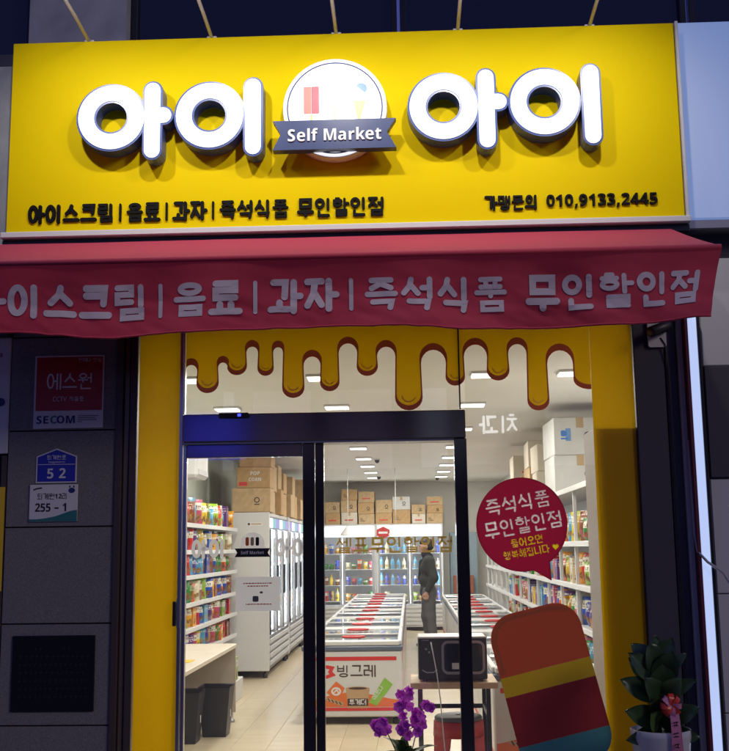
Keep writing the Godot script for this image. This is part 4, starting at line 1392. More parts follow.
# ------------------------------------------------------------------ left side: shelf, coolers, counter
func build_left_side() -> void:
	var hs := [0.2, 0.57, 0.83, 1.08, 1.35, 1.6, 1.87]
	shelf_unit("snack_shelf", "white metal snack shelf along the left wall", Vector3(-2.2, 0, -3.6), 0.42, 3.85, hs, 2.15, 0.96, 1.0)
	var tier := ["lowest", "second lowest", "third lowest", "middle", "third highest", "second highest", "top"]
	rng.seed = 301
	var seen := {}
	for t in range(1, 7):
		var z := -4.3
		var i := 0
		while z > -7.3:
			var wide := rng.randf_range(0.15, 0.24)
			var tall: float = minf(rng.randf_range(0.17, 0.23), (0.27 if t < 6 else 0.34) - 0.03)
			if t == 6:
				tall = rng.randf_range(0.2, 0.3)
			var cell := rng.randi() % 36
			var as_bag := rng.randf() < 0.8
			var key := "%s on the %s shelf of the left rack" % [nth(i), tier[t]]
			if as_bag:
				goods("snack_bag", "snack bag", bags, cell, Vector3(-2.3 + rng.randf_range(-0.02, 0.02), hs[t] + 0.001, z), Vector3(wide, tall, 0.12), PI / 2 - 0.55 + rng.randf_range(-0.25, 0.25), key, "snacks on the left shelf")
			else:
				goods("snack_box", "snack box", packs, cell, Vector3(-2.29, hs[t] + 0.001, z), Vector3(wide * 0.9, tall, 0.1), PI / 2 + rng.randf_range(-0.05, 0.05), key, "snacks on the left shelf")
			z -= wide + 0.02
			i += 1
	# tall coolers along the left wall
	for k in 3:
		var z0 := -7.55 - k * 2.32
		var c := thing("glass_door_cooler", ["nearest tall white cooler with glass doors along left wall", "second tall white cooler along the left wall", "farthest tall white cooler along the left wall"][k], "cooler", Vector3(-1.8, 0, z0), "coolers along the left wall")
		put("side_panel", bx(Vector3(-0.72, 0.09, -0.05), Vector3(0, 2.08, 0), 0.008), M["white metal"], c)
		put("side_panel", bx(Vector3(-0.72, 0.09, -2.3), Vector3(0, 2.08, -2.25), 0.008), M["white metal"], c)
		put("back_panel", bx(Vector3(-0.72, 0.09, -2.248), Vector3(-0.68, 2.08, -0.052), 0.004), M["white metal"], c)
		put("roof", bx(Vector3(-0.679, 2.03, -2.248), Vector3(-0.03, 2.078, -0.052), 0.004), M["white metal"], c)
		var base := put("base", bx(Vector3(-0.679, 0.1, -2.248), Vector3(-0.01, 0.52, -0.052), 0.006), M["dull aluminium"], c)
		for g in 4:
			put("grille_slat", bx(Vector3(-0.009, 0.15 + g * 0.09, -2.2), Vector3(0.006, 0.205 + g * 0.09, -0.1), 0.003), M["off white panel"], base)
		var hd := put("header", bx(Vector3(-0.3, 1.87, -2.248), Vector3(-0.012, 2.028, -0.052), 0.004), M["rail grey"], c)
		for g in 6:
			put("header_light", bx(Vector3(-0.0115, 1.885, -2.2 + g * 0.36), Vector3(-0.004, 2.01, -1.86 + g * 0.36), 0.0), M[["header violet light", "header cyan light", "cooler header light"][(g + k) % 3]], hd)
		for g in 3:
			var za := -0.06 - g * 0.732
			var door := put("door_frame", bx(Vector3(-0.03, 0.53, za - 0.05), Vector3(0.012, 1.86, za), 0.004), M["black metal"], c)
			put("door_edge", bx(Vector3(-0.03, 0.53, za - 0.72), Vector3(0.012, 1.86, za - 0.67), 0.004), M["aluminium"], door)
			put("handle", bx(Vector3(0.013, 1.0, za - 0.66), Vector3(0.04, 1.4, za - 0.62), 0.008), M["black metal"], door)
			put("pane", bx(Vector3(-0.012, 0.53, za - 0.669), Vector3(-0.004, 1.86, za - 0.051), 0.0), M["clear glass"], door)
		for g in 5:
			put("rack", bx(Vector3(-0.66, 0.56 + g * 0.26, -2.24), Vector3(-0.06, 0.57 + g * 0.26, -0.06), 0.0), M["white metal"], c)
		for g in 4:
			put("light_tube", bx(Vector3(-0.075, 0.55, -0.085 - g * 0.71), Vector3(-0.05, 1.86, -0.065 - g * 0.71), 0.0), M["cooler tube light"], c)
		for foot in [[-0.06, -0.08], [-0.06, -2.2]]:
			var st := begin(true)
			lathe(st, [[0.03, 0.0], [0.03, 0.05], [0.015, 0.06], [0.015, 0.1]], 10, Vector3(foot[0], 0, foot[1]))
			put("caster", st, M["dark plastic"], c)
		rng.seed = 410 + k
		for g in 5:
			for i in 8:
				var z := z0 - 0.25 - i * 0.26
				goods("drink_bottle", "drink bottle", bottles, rng.randi() % 24, Vector3(-1.95, 0.571 + g * 0.26, z), Vector3(0.08, 0.21, 0.08), rng.randf() * 6.0, "%s on the %s rack of the %s left cooler" % [nth(i), ["lowest", "second lowest", "middle", "second highest", "top"][g], ["near", "middle", "far"][k]], "bottles in the left coolers")
	# sticker on the nearest cooler
	var cs := thing("cooler_label", "small brown label high on the white cooler side", "label", Vector3(-1.99, 1.93, -7.548))
	put("sheet", bx(Vector3(-0.1, -0.022, 0), Vector3(0.1, 0.022, 0.002), 0.0), M["white print"], cs)
	put("mark", bx(Vector3(-0.09, -0.014, 0.0021), Vector3(-0.06, 0.014, 0.003), 0.0), M["brown print"], cs)
	put("mark", bx(Vector3(-0.045, -0.008, 0.0021), Vector3(0.085, 0.008, 0.003), 0.0), M["tan print"], cs)
	# cartons on the coolers
	carton(Vector3(-2.05, 2.085, -7.85), Vector3(0.5, 0.31, 0.5), "cardboard 0", "wide tan carton on nearest cooler below the popcorn carton", "cartons on the left coolers", 0.02, 1)
	var pc := thing("carton", "orange tan carton lettered POP CORN above the nearest cooler", "carton", Vector3(-2.0, 2.397, -7.83), "cartons on the left coolers")
	put("body", bx(Vector3(-0.24, 0, -0.2), Vector3(0.2, 0.27, 0.2), 0.006), M["cardboard 1"], pc)
	latin("lettering", "POP", 0.06, M["white print"], pc, Vector3(0.0, 0.19, 0.202), 0.002)
	latin("lettering", "CORN", 0.055, M["white print"], pc, Vector3(0.0, 0.11, 0.202), 0.002)
	put("red_label", bx(Vector3(-0.21, 0.03, 0.2005), Vector3(-0.1, 0.08, 0.2015), 0.0), M["red print"], pc)
	put("tape", bx(Vector3(-0.24, 0.26, -0.03), Vector3(0.2, 0.2712, 0.03), 0.0), M["packing tape"], pc)
	carton(Vector3(-2.0, 2.668, -7.86), Vector3(0.42, 0.16, 0.4), "cardboard 1", "flat carton on top of the popcorn carton near the ceiling", "cartons on the left coolers")
	rng.seed = 77
	var k2 := 0
	for i in 9:
		var z := -8.45 - i * 0.62
		var stack := [2, 2, 2, 1, 2, 1, 2, 2, 1][i] as int
		var y := 2.085
		for j in stack:
			var s := Vector3(rng.randf_range(0.38, 0.5), rng.randf_range(0.28, 0.36), rng.randf_range(0.4, 0.52))
			carton(Vector3(-2.06 + rng.randf_range(-0.03, 0.06), y, z), s, "cardboard %d" % (rng.randi() % 2), "%s carton of the %s stack behind popcorn carton on left coolers" % ["lower" if j == 0 else "upper", ORD[i]], "cartons on the left coolers", rng.randf_range(-0.05, 0.05), [0, 1, 3][k2 % 3])
			y += s.y + 0.001
			k2 += 1
	# air conditioner high on the wall
	var ac := thing("wall_unit", "white box unit high on left wall above snack shelf", "air conditioner", Vector3(-2.45, 2.35, -4.75))
	put("body", bx(Vector3(-0.24, 0, -0.5), Vector3(0.28, 0.42, 0.1), 0.03), M["white plastic"], ac)
	put("louvre", bx(Vector3(0.281, 0.03, -0.45), Vector3(0.288, 0.09, 0.05), 0.002), M["off white panel"], ac)
	# packing counter with bins
	var t := thing("packing_counter", "low cream topped counter along the left wall near door", "counter", Vector3(-1.675, 0, -1.35))
	put("top", bx(Vector3(-0.62, 0.68, -2.8), Vector3(0, 0.72, 0), 0.006), M["cream board"], t)
	put("end_panel", bx(Vector3(-0.6, 0.09, -2.79), Vector3(-0.002, 0.679, -2.76), 0.003), M["grey board"], t)
	put("end_panel", bx(Vector3(-0.6, 0.0, -0.06), Vector3(-0.03, 0.679, -0.03), 0.003), M["cream board"], t)
	var st := begin(true)
	lathe(st, [[0.0, 0.0], [0.03, 0.0], [0.03, 0.02], [0.014, 0.03], [0.014, 0.09]], 12, Vector3(-0.04, 0, -2.775))
	put("foot", st, M["dull aluminium"], t)
	tag(put("yellow_note", bx(Vector3(-1.99, 0.721, -2.6), Vector3(-1.77, 0.723, -2.38), 0.0), M["yellow print"]), "yellow paper note lying on the cream counter", "note")
	for k in 2:
		var b := thing("waste_bin", ["near dark grey waste bin under the counter", "far dark grey waste bin under the counter"][k], "bin", Vector3(-1.93 + k * 0.2, 0, -3.05 - k * 0.34), "bins under the counter")
		st = begin()
		var lo := [[-0.12, -0.12], [0.12, -0.12], [0.12, 0.12], [-0.12, 0.12]]
		for i in 4:
			var a: Array = lo[i]
			var c: Array = lo[(i + 1) % 4]
			quad(st, Vector3(a[0] * 0.85, 0, a[1] * 0.85), Vector3(a[0] * 1.15, 0.42, a[1] * 1.15), Vector3(c[0] * 1.15, 0.42, c[1] * 1.15), Vector3(c[0] * 0.85, 0, c[1] * 0.85))
			quad(st, Vector3(a[0] * 0.8, 0.012, a[1] * 0.8), Vector3(c[0] * 0.8, 0.012, c[1] * 0.8), Vector3(c[0] * 1.1, 0.419, c[1] * 1.1), Vector3(a[0] * 1.1, 0.419, a[1] * 1.1))
			quad(st, Vector3(a[0] * 1.1, 0.419, a[1] * 1.1), Vector3(c[0] * 1.1, 0.419, c[1] * 1.1), Vector3(c[0] * 1.2, 0.425, c[1] * 1.2), Vector3(a[0] * 1.2, 0.425, a[1] * 1.2))
		put("body", st, M["dark plastic"], b)
		put("mark", bx(Vector3(0.124, 0.16, -0.012), Vector3(0.126, 0.22, 0.012), 0.0), M["white print"], b)
	carton(Vector3(-2.02, 0.0, -5.6), Vector3(0.28, 0.22, 0.6), "white carton", "low white crate on the floor beside snack shelf", "floor boxes")
	goods("snack_box", "snack box", packs, 11, Vector3(-1.99, 0.222, -5.5), Vector3(0.2, 0.24, 0.2), 0.0, "standing on the low white crate by the cooler", "floor boxes")

# ------------------------------------------------------------------ right side
func build_right_side() -> void:
	var hs := [0.3, 0.62, 0.95, 1.28, 1.63, 2.09]
	shelf_unit("snack_shelf", "white metal snack shelf along the right wall", Vector3(1.37, 0, -1.9), 0.45, 11.6, hs, 2.1, 0.96, -1.0)
	var tier := ["lowest", "second lowest", "third lowest", "third highest", "second highest"]
	rng.seed = 550
	for t in range(1, 5):
		var z := -2.06
		var i := 0
		while z > -12.5 and i < 40:
			var wide := rng.randf_range(0.13, 0.22)
			var tall := minf(rng.randf_range(0.19, 0.27), 0.29)
			var cell := rng.randi() % 48
			var where := "%s on the %s shelf of the right rack" % [nth(i), tier[t]]
			var kind := rng.randf()
			if kind < 0.75:
				goods("snack_bag", "snack bag", bags, cell, Vector3(1.48, hs[t] + 0.001, z), Vector3(wide, tall, 0.12), -PI / 2 + 0.5 + rng.randf_range(-0.3, 0.3), where, "snacks on the right shelf")
			else:
				goods("snack_box", "snack box", packs, cell, Vector3(1.46, hs[t] + 0.001, z), Vector3(wide * 0.95, tall, 0.1), -PI / 2 + rng.randf_range(-0.05, 0.05), where, "snacks on the right shelf")
			z -= wide + 0.015
			i += 1
	# cartons on top of the shelf
	var cs := [[-3.95, 0.355, "white carton", 1], [-3.95, 0.355, "white carton", 1], [-5.2, 0.3, "cardboard 2", 2], [-5.2, 0.29, "cardboard 2", 2], [-6.0, 0.4, "cardboard 0", 1], [-6.0, 0.3, "cardboard 2", 1], [-6.9, 0.36, "cardboard 1", 3], [-7.8, 0.35, "cardboard 0", 1], [-7.8, 0.33, "cardboard 2", 2], [-8.7, 0.34, "cardboard 0", 3], [-9.7, 0.36, "cardboard 1", 1], [-10.7, 0.36, "cardboard 2", 3], [-11.7, 0.34, "cardboard 0", 1], [-12.7, 0.34, "cardboard 1", 3]]
	var y := 2.092
	var stack := 0
	for k in cs.size():
		if k > 0 and cs[k][0] != cs[k - 1][0]:
			y = 2.092
			stack += 1
		var upper: bool = k > 0 and cs[k][0] == cs[k - 1][0]
		carton(Vector3(1.62, y, cs[k][0] - 0.25), Vector3(0.5, cs[k][1], 0.56 if stack > 0 else 0.7), cs[k][2], "%s carton of the %s stack from the door on right shelf" % ["upper" if upper else "lower", ORD[stack]], "cartons on the right shelf", 0.03 * sin(k * 2.3), cs[k][3])
		y += cs[k][1] + 0.001
	var lb := thing("carton_label", "light blue label on the upper white carton by the window", "label", Vector3(1.47, 2.64, -3.85))
	put("sheet", bx(Vector3(-0.07, -0.06, 0), Vector3(0.07, 0.06, 0.003), 0.0), M["emblem blue"] if M.has("emblem blue") else M["blue print"], lb)
	var mk := begin()
	prism(mk, oval(0, 0.012, 0.035, 0.03, 16), 0.0, 0.004, false)
	prism(mk, round_rect(-0.045, -0.045, 0.045, -0.03, 0.004, 2), 0.0, 0.004, false)
	put("mark", mk, M["blue print"], lb)
	# tall cupboard that stands close behind the film at the right edge
	var c := thing("back_cupboard", "tall cupboard close behind the yellow film at right", "cupboard", Vector3(1.5, 0, -0.28))
	put("body", bx(Vector3(-0.4, 0.0, -0.12), Vector3(0.38, 2.29, 0.262), 0.008), M["grey board"], c)
	put("door", bx(Vector3(-0.365, 0.05, -0.14), Vector3(0.0, 2.25, -0.121), 0.004), M["grey board"], c)
	put("door", bx(Vector3(0.004, 0.05, -0.14), Vector3(0.375, 2.25, -0.121), 0.004), M["grey board"], c)

# ------------------------------------------------------------------ chest freezers
func build_freezers() -> void:
	for row in 2:
		var x0: float = [-1.02, 0.57][row]
		var x1: float = [-0.095, 1.33][row]
		var z := -3.9 if row == 0 else -1.55
		var k := 0
		while z > -13.0:
			var ln := 1.75
			var label := "%s chest freezer from the door in the %s row" % [ORD[k], ["left", "right"][row]]
			if row == 0 and k == 0:
				label = "white chest freezer with red stripes and ice cream print facing door"
			var f := thing("chest_freezer", label, "freezer", Vector3((x0 + x1) / 2, 0, z), "chest freezers in rows")
			var h := (x1 - x0) / 2
			put("front_wall", bx(Vector3(-h, 0.07, -0.055), Vector3(h, 0.66, 0), 0.012), M["white metal"], f)
			put("rear_wall", bx(Vector3(-h, 0.07, -ln + 0.015), Vector3(h, 0.66, -ln + 0.07), 0.012), M["white metal"], f)
			put("side_wall", bx(Vector3(-h, 0.07, -ln + 0.071), Vector3(-h + 0.055, 0.66, -0.056), 0.008), M["white metal"], f)
			put("side_wall", bx(Vector3(h - 0.055, 0.07, -ln + 0.071), Vector3(h, 0.66, -0.056), 0.008), M["white metal"], f)
			put("inner_floor", bx(Vector3(-h + 0.056, 0.3, -ln + 0.071), Vector3(h - 0.056, 0.34, -0.056), 0.0), M["white plastic"], f)
			var rim := begin()
			box(rim, Vector3(-h - 0.008, 0.661, -0.07), Vector3(h + 0.008, 0.705, 0.008), 0.008)
			box(rim, Vector3(-h - 0.008, 0.661, -ln + 0.005), Vector3(h + 0.008, 0.705, -ln + 0.075), 0.008)
			box(rim, Vector3(-h - 0.008, 0.662, -ln + 0.076), Vector3(-h + 0.06, 0.704, -0.071), 0.006)
			box(rim, Vector3(h - 0.06, 0.662, -ln + 0.076), Vector3(h + 0.008, 0.704, -0.071), 0.006)
			put("rim", rim, M["rail grey"], f)
			var top := begin()
			box(top, Vector3(-h + 0.02, 0.706, -0.09), Vector3(h - 0.02, 0.755, 0.002), 0.01)
			box(top, Vector3(-h + 0.0, 0.706, -ln + 0.02), Vector3(-h + 0.04, 0.75, -0.091), 0.008)
			box(top, Vector3(h - 0.04, 0.706, -ln + 0.02), Vector3(h - 0.0, 0.75, -0.091), 0.008)
			box(top, Vector3(-h + 0.041, 0.706, -ln + 0.02), Vector3(h - 0.041, 0.75, -ln + 0.06), 0.008)
			put("lid_frame", top, M["white metal"], f)
			for g in 2:
				var lid := put("lid", bx(Vector3(-h + 0.041, 0.725 + g * 0.012, -ln + 0.061 + (1 - g) * 0.75), Vector3(h - 0.041, 0.731 + g * 0.012, -0.092 - g * 0.75), 0.0), M["lid glass"], f)
				put("lid_bar", bx(Vector3(-h + 0.042, 0.74, -0.85 - g * 0.04), Vector3(h - 0.042, 0.752 + g * 0.004, -0.82 - g * 0.04), 0.003), M["aluminium"], lid)
				var hd := begin(true)
				lathe(hd, [[0.085, 0.76], [0.1, 0.755], [0.115, 0.762], [0.112, 0.775], [0.095, 0.778], [0.085, 0.76]], 20, Vector3(0, 0, -0.3 - g * 0.95), 1.0, 0.62)
				put("lid_handle", hd, M["red plastic"], lid)
			for c in [[-1, -0.08], [1, -0.08]]:
				var st := begin(true)
				lathe(st, [[0.0, 0.0], [0.032, 0.0], [0.032, 0.05], [0.012, 0.055], [0.012, 0.075]], 10, Vector3(c[0] * (h - 0.06), 0, c[1]))
				put("caster", st, M["dark plastic"], f)
			put("side_stripe", bx(Vector3(-h - 0.002, 0.13, -ln + 0.03), Vector3(-h - 0.0005, 0.17, -0.02), 0.0), M["red print"], f)
			put("side_stripe", bx(Vector3(h + 0.0005, 0.55, -ln + 0.03), Vector3(h + 0.002, 0.6, -0.02), 0.0), M["red print"], f)
			if k == 0:
				freezer_print(f, h)
			rng.seed = 900 + row * 20 + k
			if k < 5:
				for i in 8:
					var px := (x0 + x1) / 2 + (-0.21 if i % 2 == 0 else 0.21) * h * 2.0 + rng.randf_range(-0.03, 0.03)
					goods("ice_cream_pack", "ice cream pack", packs, rng.randi() % 48, Vector3(px, 0.342, z - 0.28 - (i / 2) * 0.37), Vector3(0.3 * h * 2.0, rng.randf_range(0.12, 0.24), 0.28), rng.randf_range(-0.12, 0.12), "%s in the %s freezer of the %s row" % [nth(i), nth(k), ["left", "right"][row]], "ice cream in the freezers")
			z -= ln + 0.01
			k += 1

func freezer_print(f: Node3D, h: float) -> void:
	var st := begin()
	prism(st, round_rect(-h + 0.05, 0.575, h - 0.05, 0.61, 0.004, 2), 0.0, 0.002, false)
	prism(st, round_rect(-h + 0.03, 0.125, h - 0.03, 0.155, 0.004, 2), 0.0, 0.0026, false)
	put("red_stripe", st, M["red print"], f)
	st = begin()
	var wave := PackedVector2Array([Vector2(-h + 0.014, 0.16), Vector2(h - 0.014, 0.16)])
	for i in 21:
		var x := h - 0.014 - (2 * h - 0.028) * i / 20.0
		wave.append(Vector2(x, 0.255 + 0.035 * cos(x * 6.5) ))
	prism(st, wave, 0.0, 0.0014, false)
	put("orange_wave", st, M["orange print"], f)
	st = begin()
	write(st, "빙그레", -0.14, 0.425, 0.36, 0.11, 0.06, 0.0, 0.002, flat(Vector3.ZERO), false)
	put("lettering", st, M["brown print"], f)
	st = begin()
	stroke(st, [Vector2(-0.235, 0.52), Vector2(-0.185, 0.51), Vector2(-0.205, 0.475), Vector2(-0.18, 0.45), Vector2(-0.235, 0.43)], false, 0.016, 0.0, 0.002, flat(Vector3.ZERO), false)
	put("logo", st, M["red print"], f)
	st = begin()
	prism(st, PackedVector2Array([Vector2(-0.24, 0.29), Vector2(-0.15, 0.39), Vector2(-0.07, 0.33), Vector2(-0.13, 0.2)]), 0.0, 0.003, false)
	put("pack_print", st, M["orange print"], f)
	st = begin()
	prism(st, PackedVector2Array([Vector2(-0.29, 0.235), Vector2(-0.265, 0.255), Vector2(-0.08, 0.2), Vector2(-0.09, 0.165)]), 0.0, 0.0034, false)
	put("pack_print", st, M["tan print"], f)
	st = begin()
	stroke(st, ring_pts(-0.15, 0.3, 0.038, 0.03, 18), true, 0.008, 0.0, 0.0036, flat(Vector3.ZERO), false)
	stroke(st, [Vector2(-0.17, 0.29), Vector2(-0.145, 0.315), Vector2(-0.13, 0.29)], false, 0.006, 0.0, 0.004, flat(Vector3.ZERO), false)
	put("pack_mark", st, M["white print"], f)
	st = begin()
	for k in 5:
		stroke(st, [Vector2(-0.26 + k * 0.035, 0.246 - k * 0.011), Vector2(-0.245 + k * 0.035, 0.222 - k * 0.01)], false, 0.005, 0.0, 0.004, flat(Vector3.ZERO), false)
	put("pack_mark", st, M["brown print"], f)
	st = begin()
	prism(st, PackedVector2Array([Vector2(-0.06, 0.325), Vector2(0.16, 0.325), Vector2(0.14, 0.15), Vector2(-0.04, 0.15)]), 0.0, 0.004, false)
	prism(st, oval(0.05, 0.325, 0.11, 0.018, 24), 0.0, 0.0046, false)
	put("tub_print", st, M["tan print"], f)
	st = begin()
	prism(st, round_rect(-0.045, 0.17, 0.145, 0.235, 0.006), 0.0, 0.005, false)
	prism(st, oval(0.05, 0.3255, 0.085, 0.011, 24), 0.0, 0.0052, false)
	put("tub_print", st, M["brown print"], f)
	st = begin()
	write(st, "투게더", -0.03, 0.178, 0.16, 0.05, 0.07, 0.0, 0.0056, flat(Vector3.ZERO), false)
	put("lettering", st, M["white print"], f)
	st = begin()
	prism(st, PackedVector2Array([Vector2(0.15, 0.2), Vector2(0.3, 0.42), Vector2(0.375, 0.36), Vector2(0.225, 0.17)]), 0.0, 0.003, false)
	put("pack_print", st, M["green print"], f)
	st = begin()
	write(st, "메로나", 0.0, 0.0, 0.14, 0.04, 0.06, 0.0, 0.0036, flat(Vector3(0.21, 0.22, 0), 0.93), false)
	put("lettering", st, M["white print"], f)

# ------------------------------------------------------------------ back of the shop
func build_back() -> void:
	for u in 2:
		var x0: float = [-2.02, -0.68][u]
		var c := thing("upright_cooler", ["left lit drinks cooler against the back wall", "right lit drinks cooler behind the standing man"][u], "cooler", Vector3(x0, 0, -15.4), "coolers against the back wall")
		put("side_panel", bx(Vector3(0, 0.02, -0.75), Vector3(0.03, 2.08, 0), 0.004), M["white metal"], c)
		put("side_panel", bx(Vector3(1.31, 0.02, -0.75), Vector3(1.338, 2.08, 0), 0.004), M["white metal"], c)
		put("back_panel", bx(Vector3(0.031, 0.02, -0.75), Vector3(1.309, 2.08, -0.72), 0.0), M["white metal"], c)
		put("roof", bx(Vector3(0.031, 2.05, -0.719), Vector3(1.309, 2.08, -0.005), 0.0), M["white metal"], c)
		put("header_light", bx(Vector3(0.031, 1.83, -0.06), Vector3(1.309, 2.048, 0.012), 0.006), M["cooler header light"], c)
		put("kick_panel", bx(Vector3(0.031, 0.0, -0.7), Vector3(1.309, 0.06, -0.03), 0.0), M["black metal"], c)
		var base := put("base", bx(Vector3(0.031, 0.061, -0.7), Vector3(1.309, 0.5, -0.02), 0.004), M["off white panel"], c)
		for g in 5:
			put("grille_slat", bx(Vector3(0.05, 0.1 + g * 0.08, -0.0195), Vector3(1.29, 0.15 + g * 0.08, -0.004), 0.003), M["white metal"], base)
		for g in 2:
			var xa := 0.032 + g * 0.64
			var d := put("door_frame", bx(Vector3(xa, 0.51, -0.02), Vector3(xa + 0.05, 1.82, 0.012), 0.004), M["aluminium"], c)
			put("door_edge", bx(Vector3(xa + 0.585, 0.51, -0.02), Vector3(xa + 0.635, 1.82, 0.012), 0.004), M["aluminium"], d)
			put("pane", bx(Vector3(xa + 0.051, 0.51, -0.01), Vector3(xa + 0.584, 1.82, -0.004), 0.0), M["clear glass"], d)
			put("handle", bx(Vector3(xa + (0.6 if g == 0 else 0.01), 1.0, 0.013), Vector3(xa + (0.62 if g == 0 else 0.03), 1.35, 0.035), 0.005), M["dull aluminium"], d)
		for g in 4:
			put("rack", bx(Vector3(0.04, 0.56 + g * 0.31, -0.7), Vector3(1.3, 0.572 + g * 0.31, -0.08), 0.0), M["white metal"], c)
		for x in [0.045, 0.655, 1.28]:
			put("light_tube", bx(Vector3(x, 0.52, -0.07), Vector3(x + 0.02, 1.81, -0.045), 0.0), M["cooler tube light"], c)
		var a := AreaLight3D.new()
		a.name = "cooler_header_glow"
		a.area_size = Vector2(1.25, 0.2)
		a.light_energy = 0.25
		a.light_color = Color(0.93, 0.97, 1.0)
		a.shadow_enabled = true
		c.add_child(a)
		a.position = Vector3(0.67, 1.94, 0.03)
		a.rotation.y = PI
		rng.seed = 700 + u
		for g in 4:
			for i in 11:
				var x := x0 + 0.1 + i * 0.113
				var is_bottle := (u == 1 and g >= 1) or rng.randf() < 0.2
				var where := "%s from left, %s rack of the %s back cooler" % [nth(i), ["lowest", "lower middle", "upper middle", "top"][g], ["left", "right"][u]]
				if is_bottle:
					goods("drink_bottle", "drink bottle", bottles, [2, 9, 7, 14, 21, 19][rng.randi() % 6] if u == 1 else rng.randi() % 24, Vector3(x, 0.573 + g * 0.31, -15.58), Vector3(0.085, rng.randf_range(0.2, 0.25), 0.085), rng.randf() * 6.0, where, "goods in the back coolers")
				else:
					goods("food_tub", "food tub", tubs, rng.randi() % 24, Vector3(x, 0.573 + g * 0.31, -15.58), Vector3(0.105, rng.randf_range(0.09, 0.2), 0.105), rng.randf() * 6.0, where, "goods in the back coolers")
	# red brand mark between the headers
	var rm := thing("header_mark", "red rounded mark on the lit cooler header", "sign", Vector3(-0.53, 1.91, -15.387))
	var st := begin()
	prism(st, oval(0, 0, 0.15, 0.12, 6, 0.5, TAU + 0.5), 0.0, 0.012)
	put("plate", st, M["red plastic"], rm)
	put("stripe", bx(Vector3(-0.09, -0.02, 0.0125), Vector3(0.09, 0.02, 0.014), 0.0), M["white print"], rm)
	# cartons on the coolers
	var cs := [[-1.87, 0.32, [0.23, 0.22]], [-1.21, 0.32, [0.24, 0.24, 0.22]], [-0.86, 0.32, [0.2, 0.23, 0.22]], [-0.51, 0.33, [0.22, 0.26]], [-0.16, 0.35, [0.28, 0.26]], [0.185, 0.27, [0.19, 0.19]], [0.515, 0.32, [0.2, 0.16, 0.17]], [-1.54, 0.3, [0.23, 0.22]]]
	var names := ["lowest", "second", "third"]
	rng.seed = 31
	for i in cs.size():
		var y := 2.082
		for j in cs[i][2].size():
			var kind: String = ["cardboard 0", "cardboard 2", "cardboard 0", "cardboard 1"][(i + j) % 4]
			if i == 4:
				kind = "white carton" if j == 1 else "cardboard 1"
			carton(Vector3(cs[i][0] + rng.randf_range(-0.01, 0.01), y, -15.6), Vector3(cs[i][1], cs[i][2][j], 0.36), kind, "%s carton up in the stack %s on the back coolers" % [names[j], ["at the far left", "third from left", "fourth from left", "fifth from left", "sixth from left", "seventh from left", "at the right end", "second from left"][i]], "cartons on the back coolers", rng.randf_range(-0.04, 0.04), [3, 1, 2, 1][(i * 2 + j) % 4])
			y += cs[i][2][j] + 0.001
	# pendant shades
	for k in 2:
		var p := thing("pendant_lamp", ["left small white pendant shade before the back coolers", "right small white pendant shade before the back coolers"][k], "lamp", Vector3([-1.04, -0.23][k], 2.95, -12.0), "white pendant shades")
		st = begin(true)
		tube(st, [Vector3(0, 0, 0), Vector3(0, -0.5, 0), Vector3(0, -0.98, 0)], 0.006, 6)
		put("cord", st, M["white plastic"], p)
		st = begin(true)
		lathe(st, [[0.13, -1.13], [0.12, -1.1], [0.05, -1.0], [0.025, -0.975], [0.0, -0.97]], 20)
		put("shade", st, M["white plastic"], p)
	# things in the far right corner
	var r := thing("corner_shelf", "blue grey cupboard in the far right corner", "cupboard", Vector3(1.05, 0, -15.6))
	put("body", bx(Vector3(-0.25, 0, -0.4), Vector3(0.3, 1.9, 0.0), 0.01), mat("blue grey", lin(0.24, 0.32, 0.38), 0.5), r)
	put("crate", bx(Vector3(-0.2, 0.7, 0.001), Vector3(0.2, 1.05, 0.2), 0.01), mat("brick red", lin(0.3, 0.1, 0.06), 0.6), r)

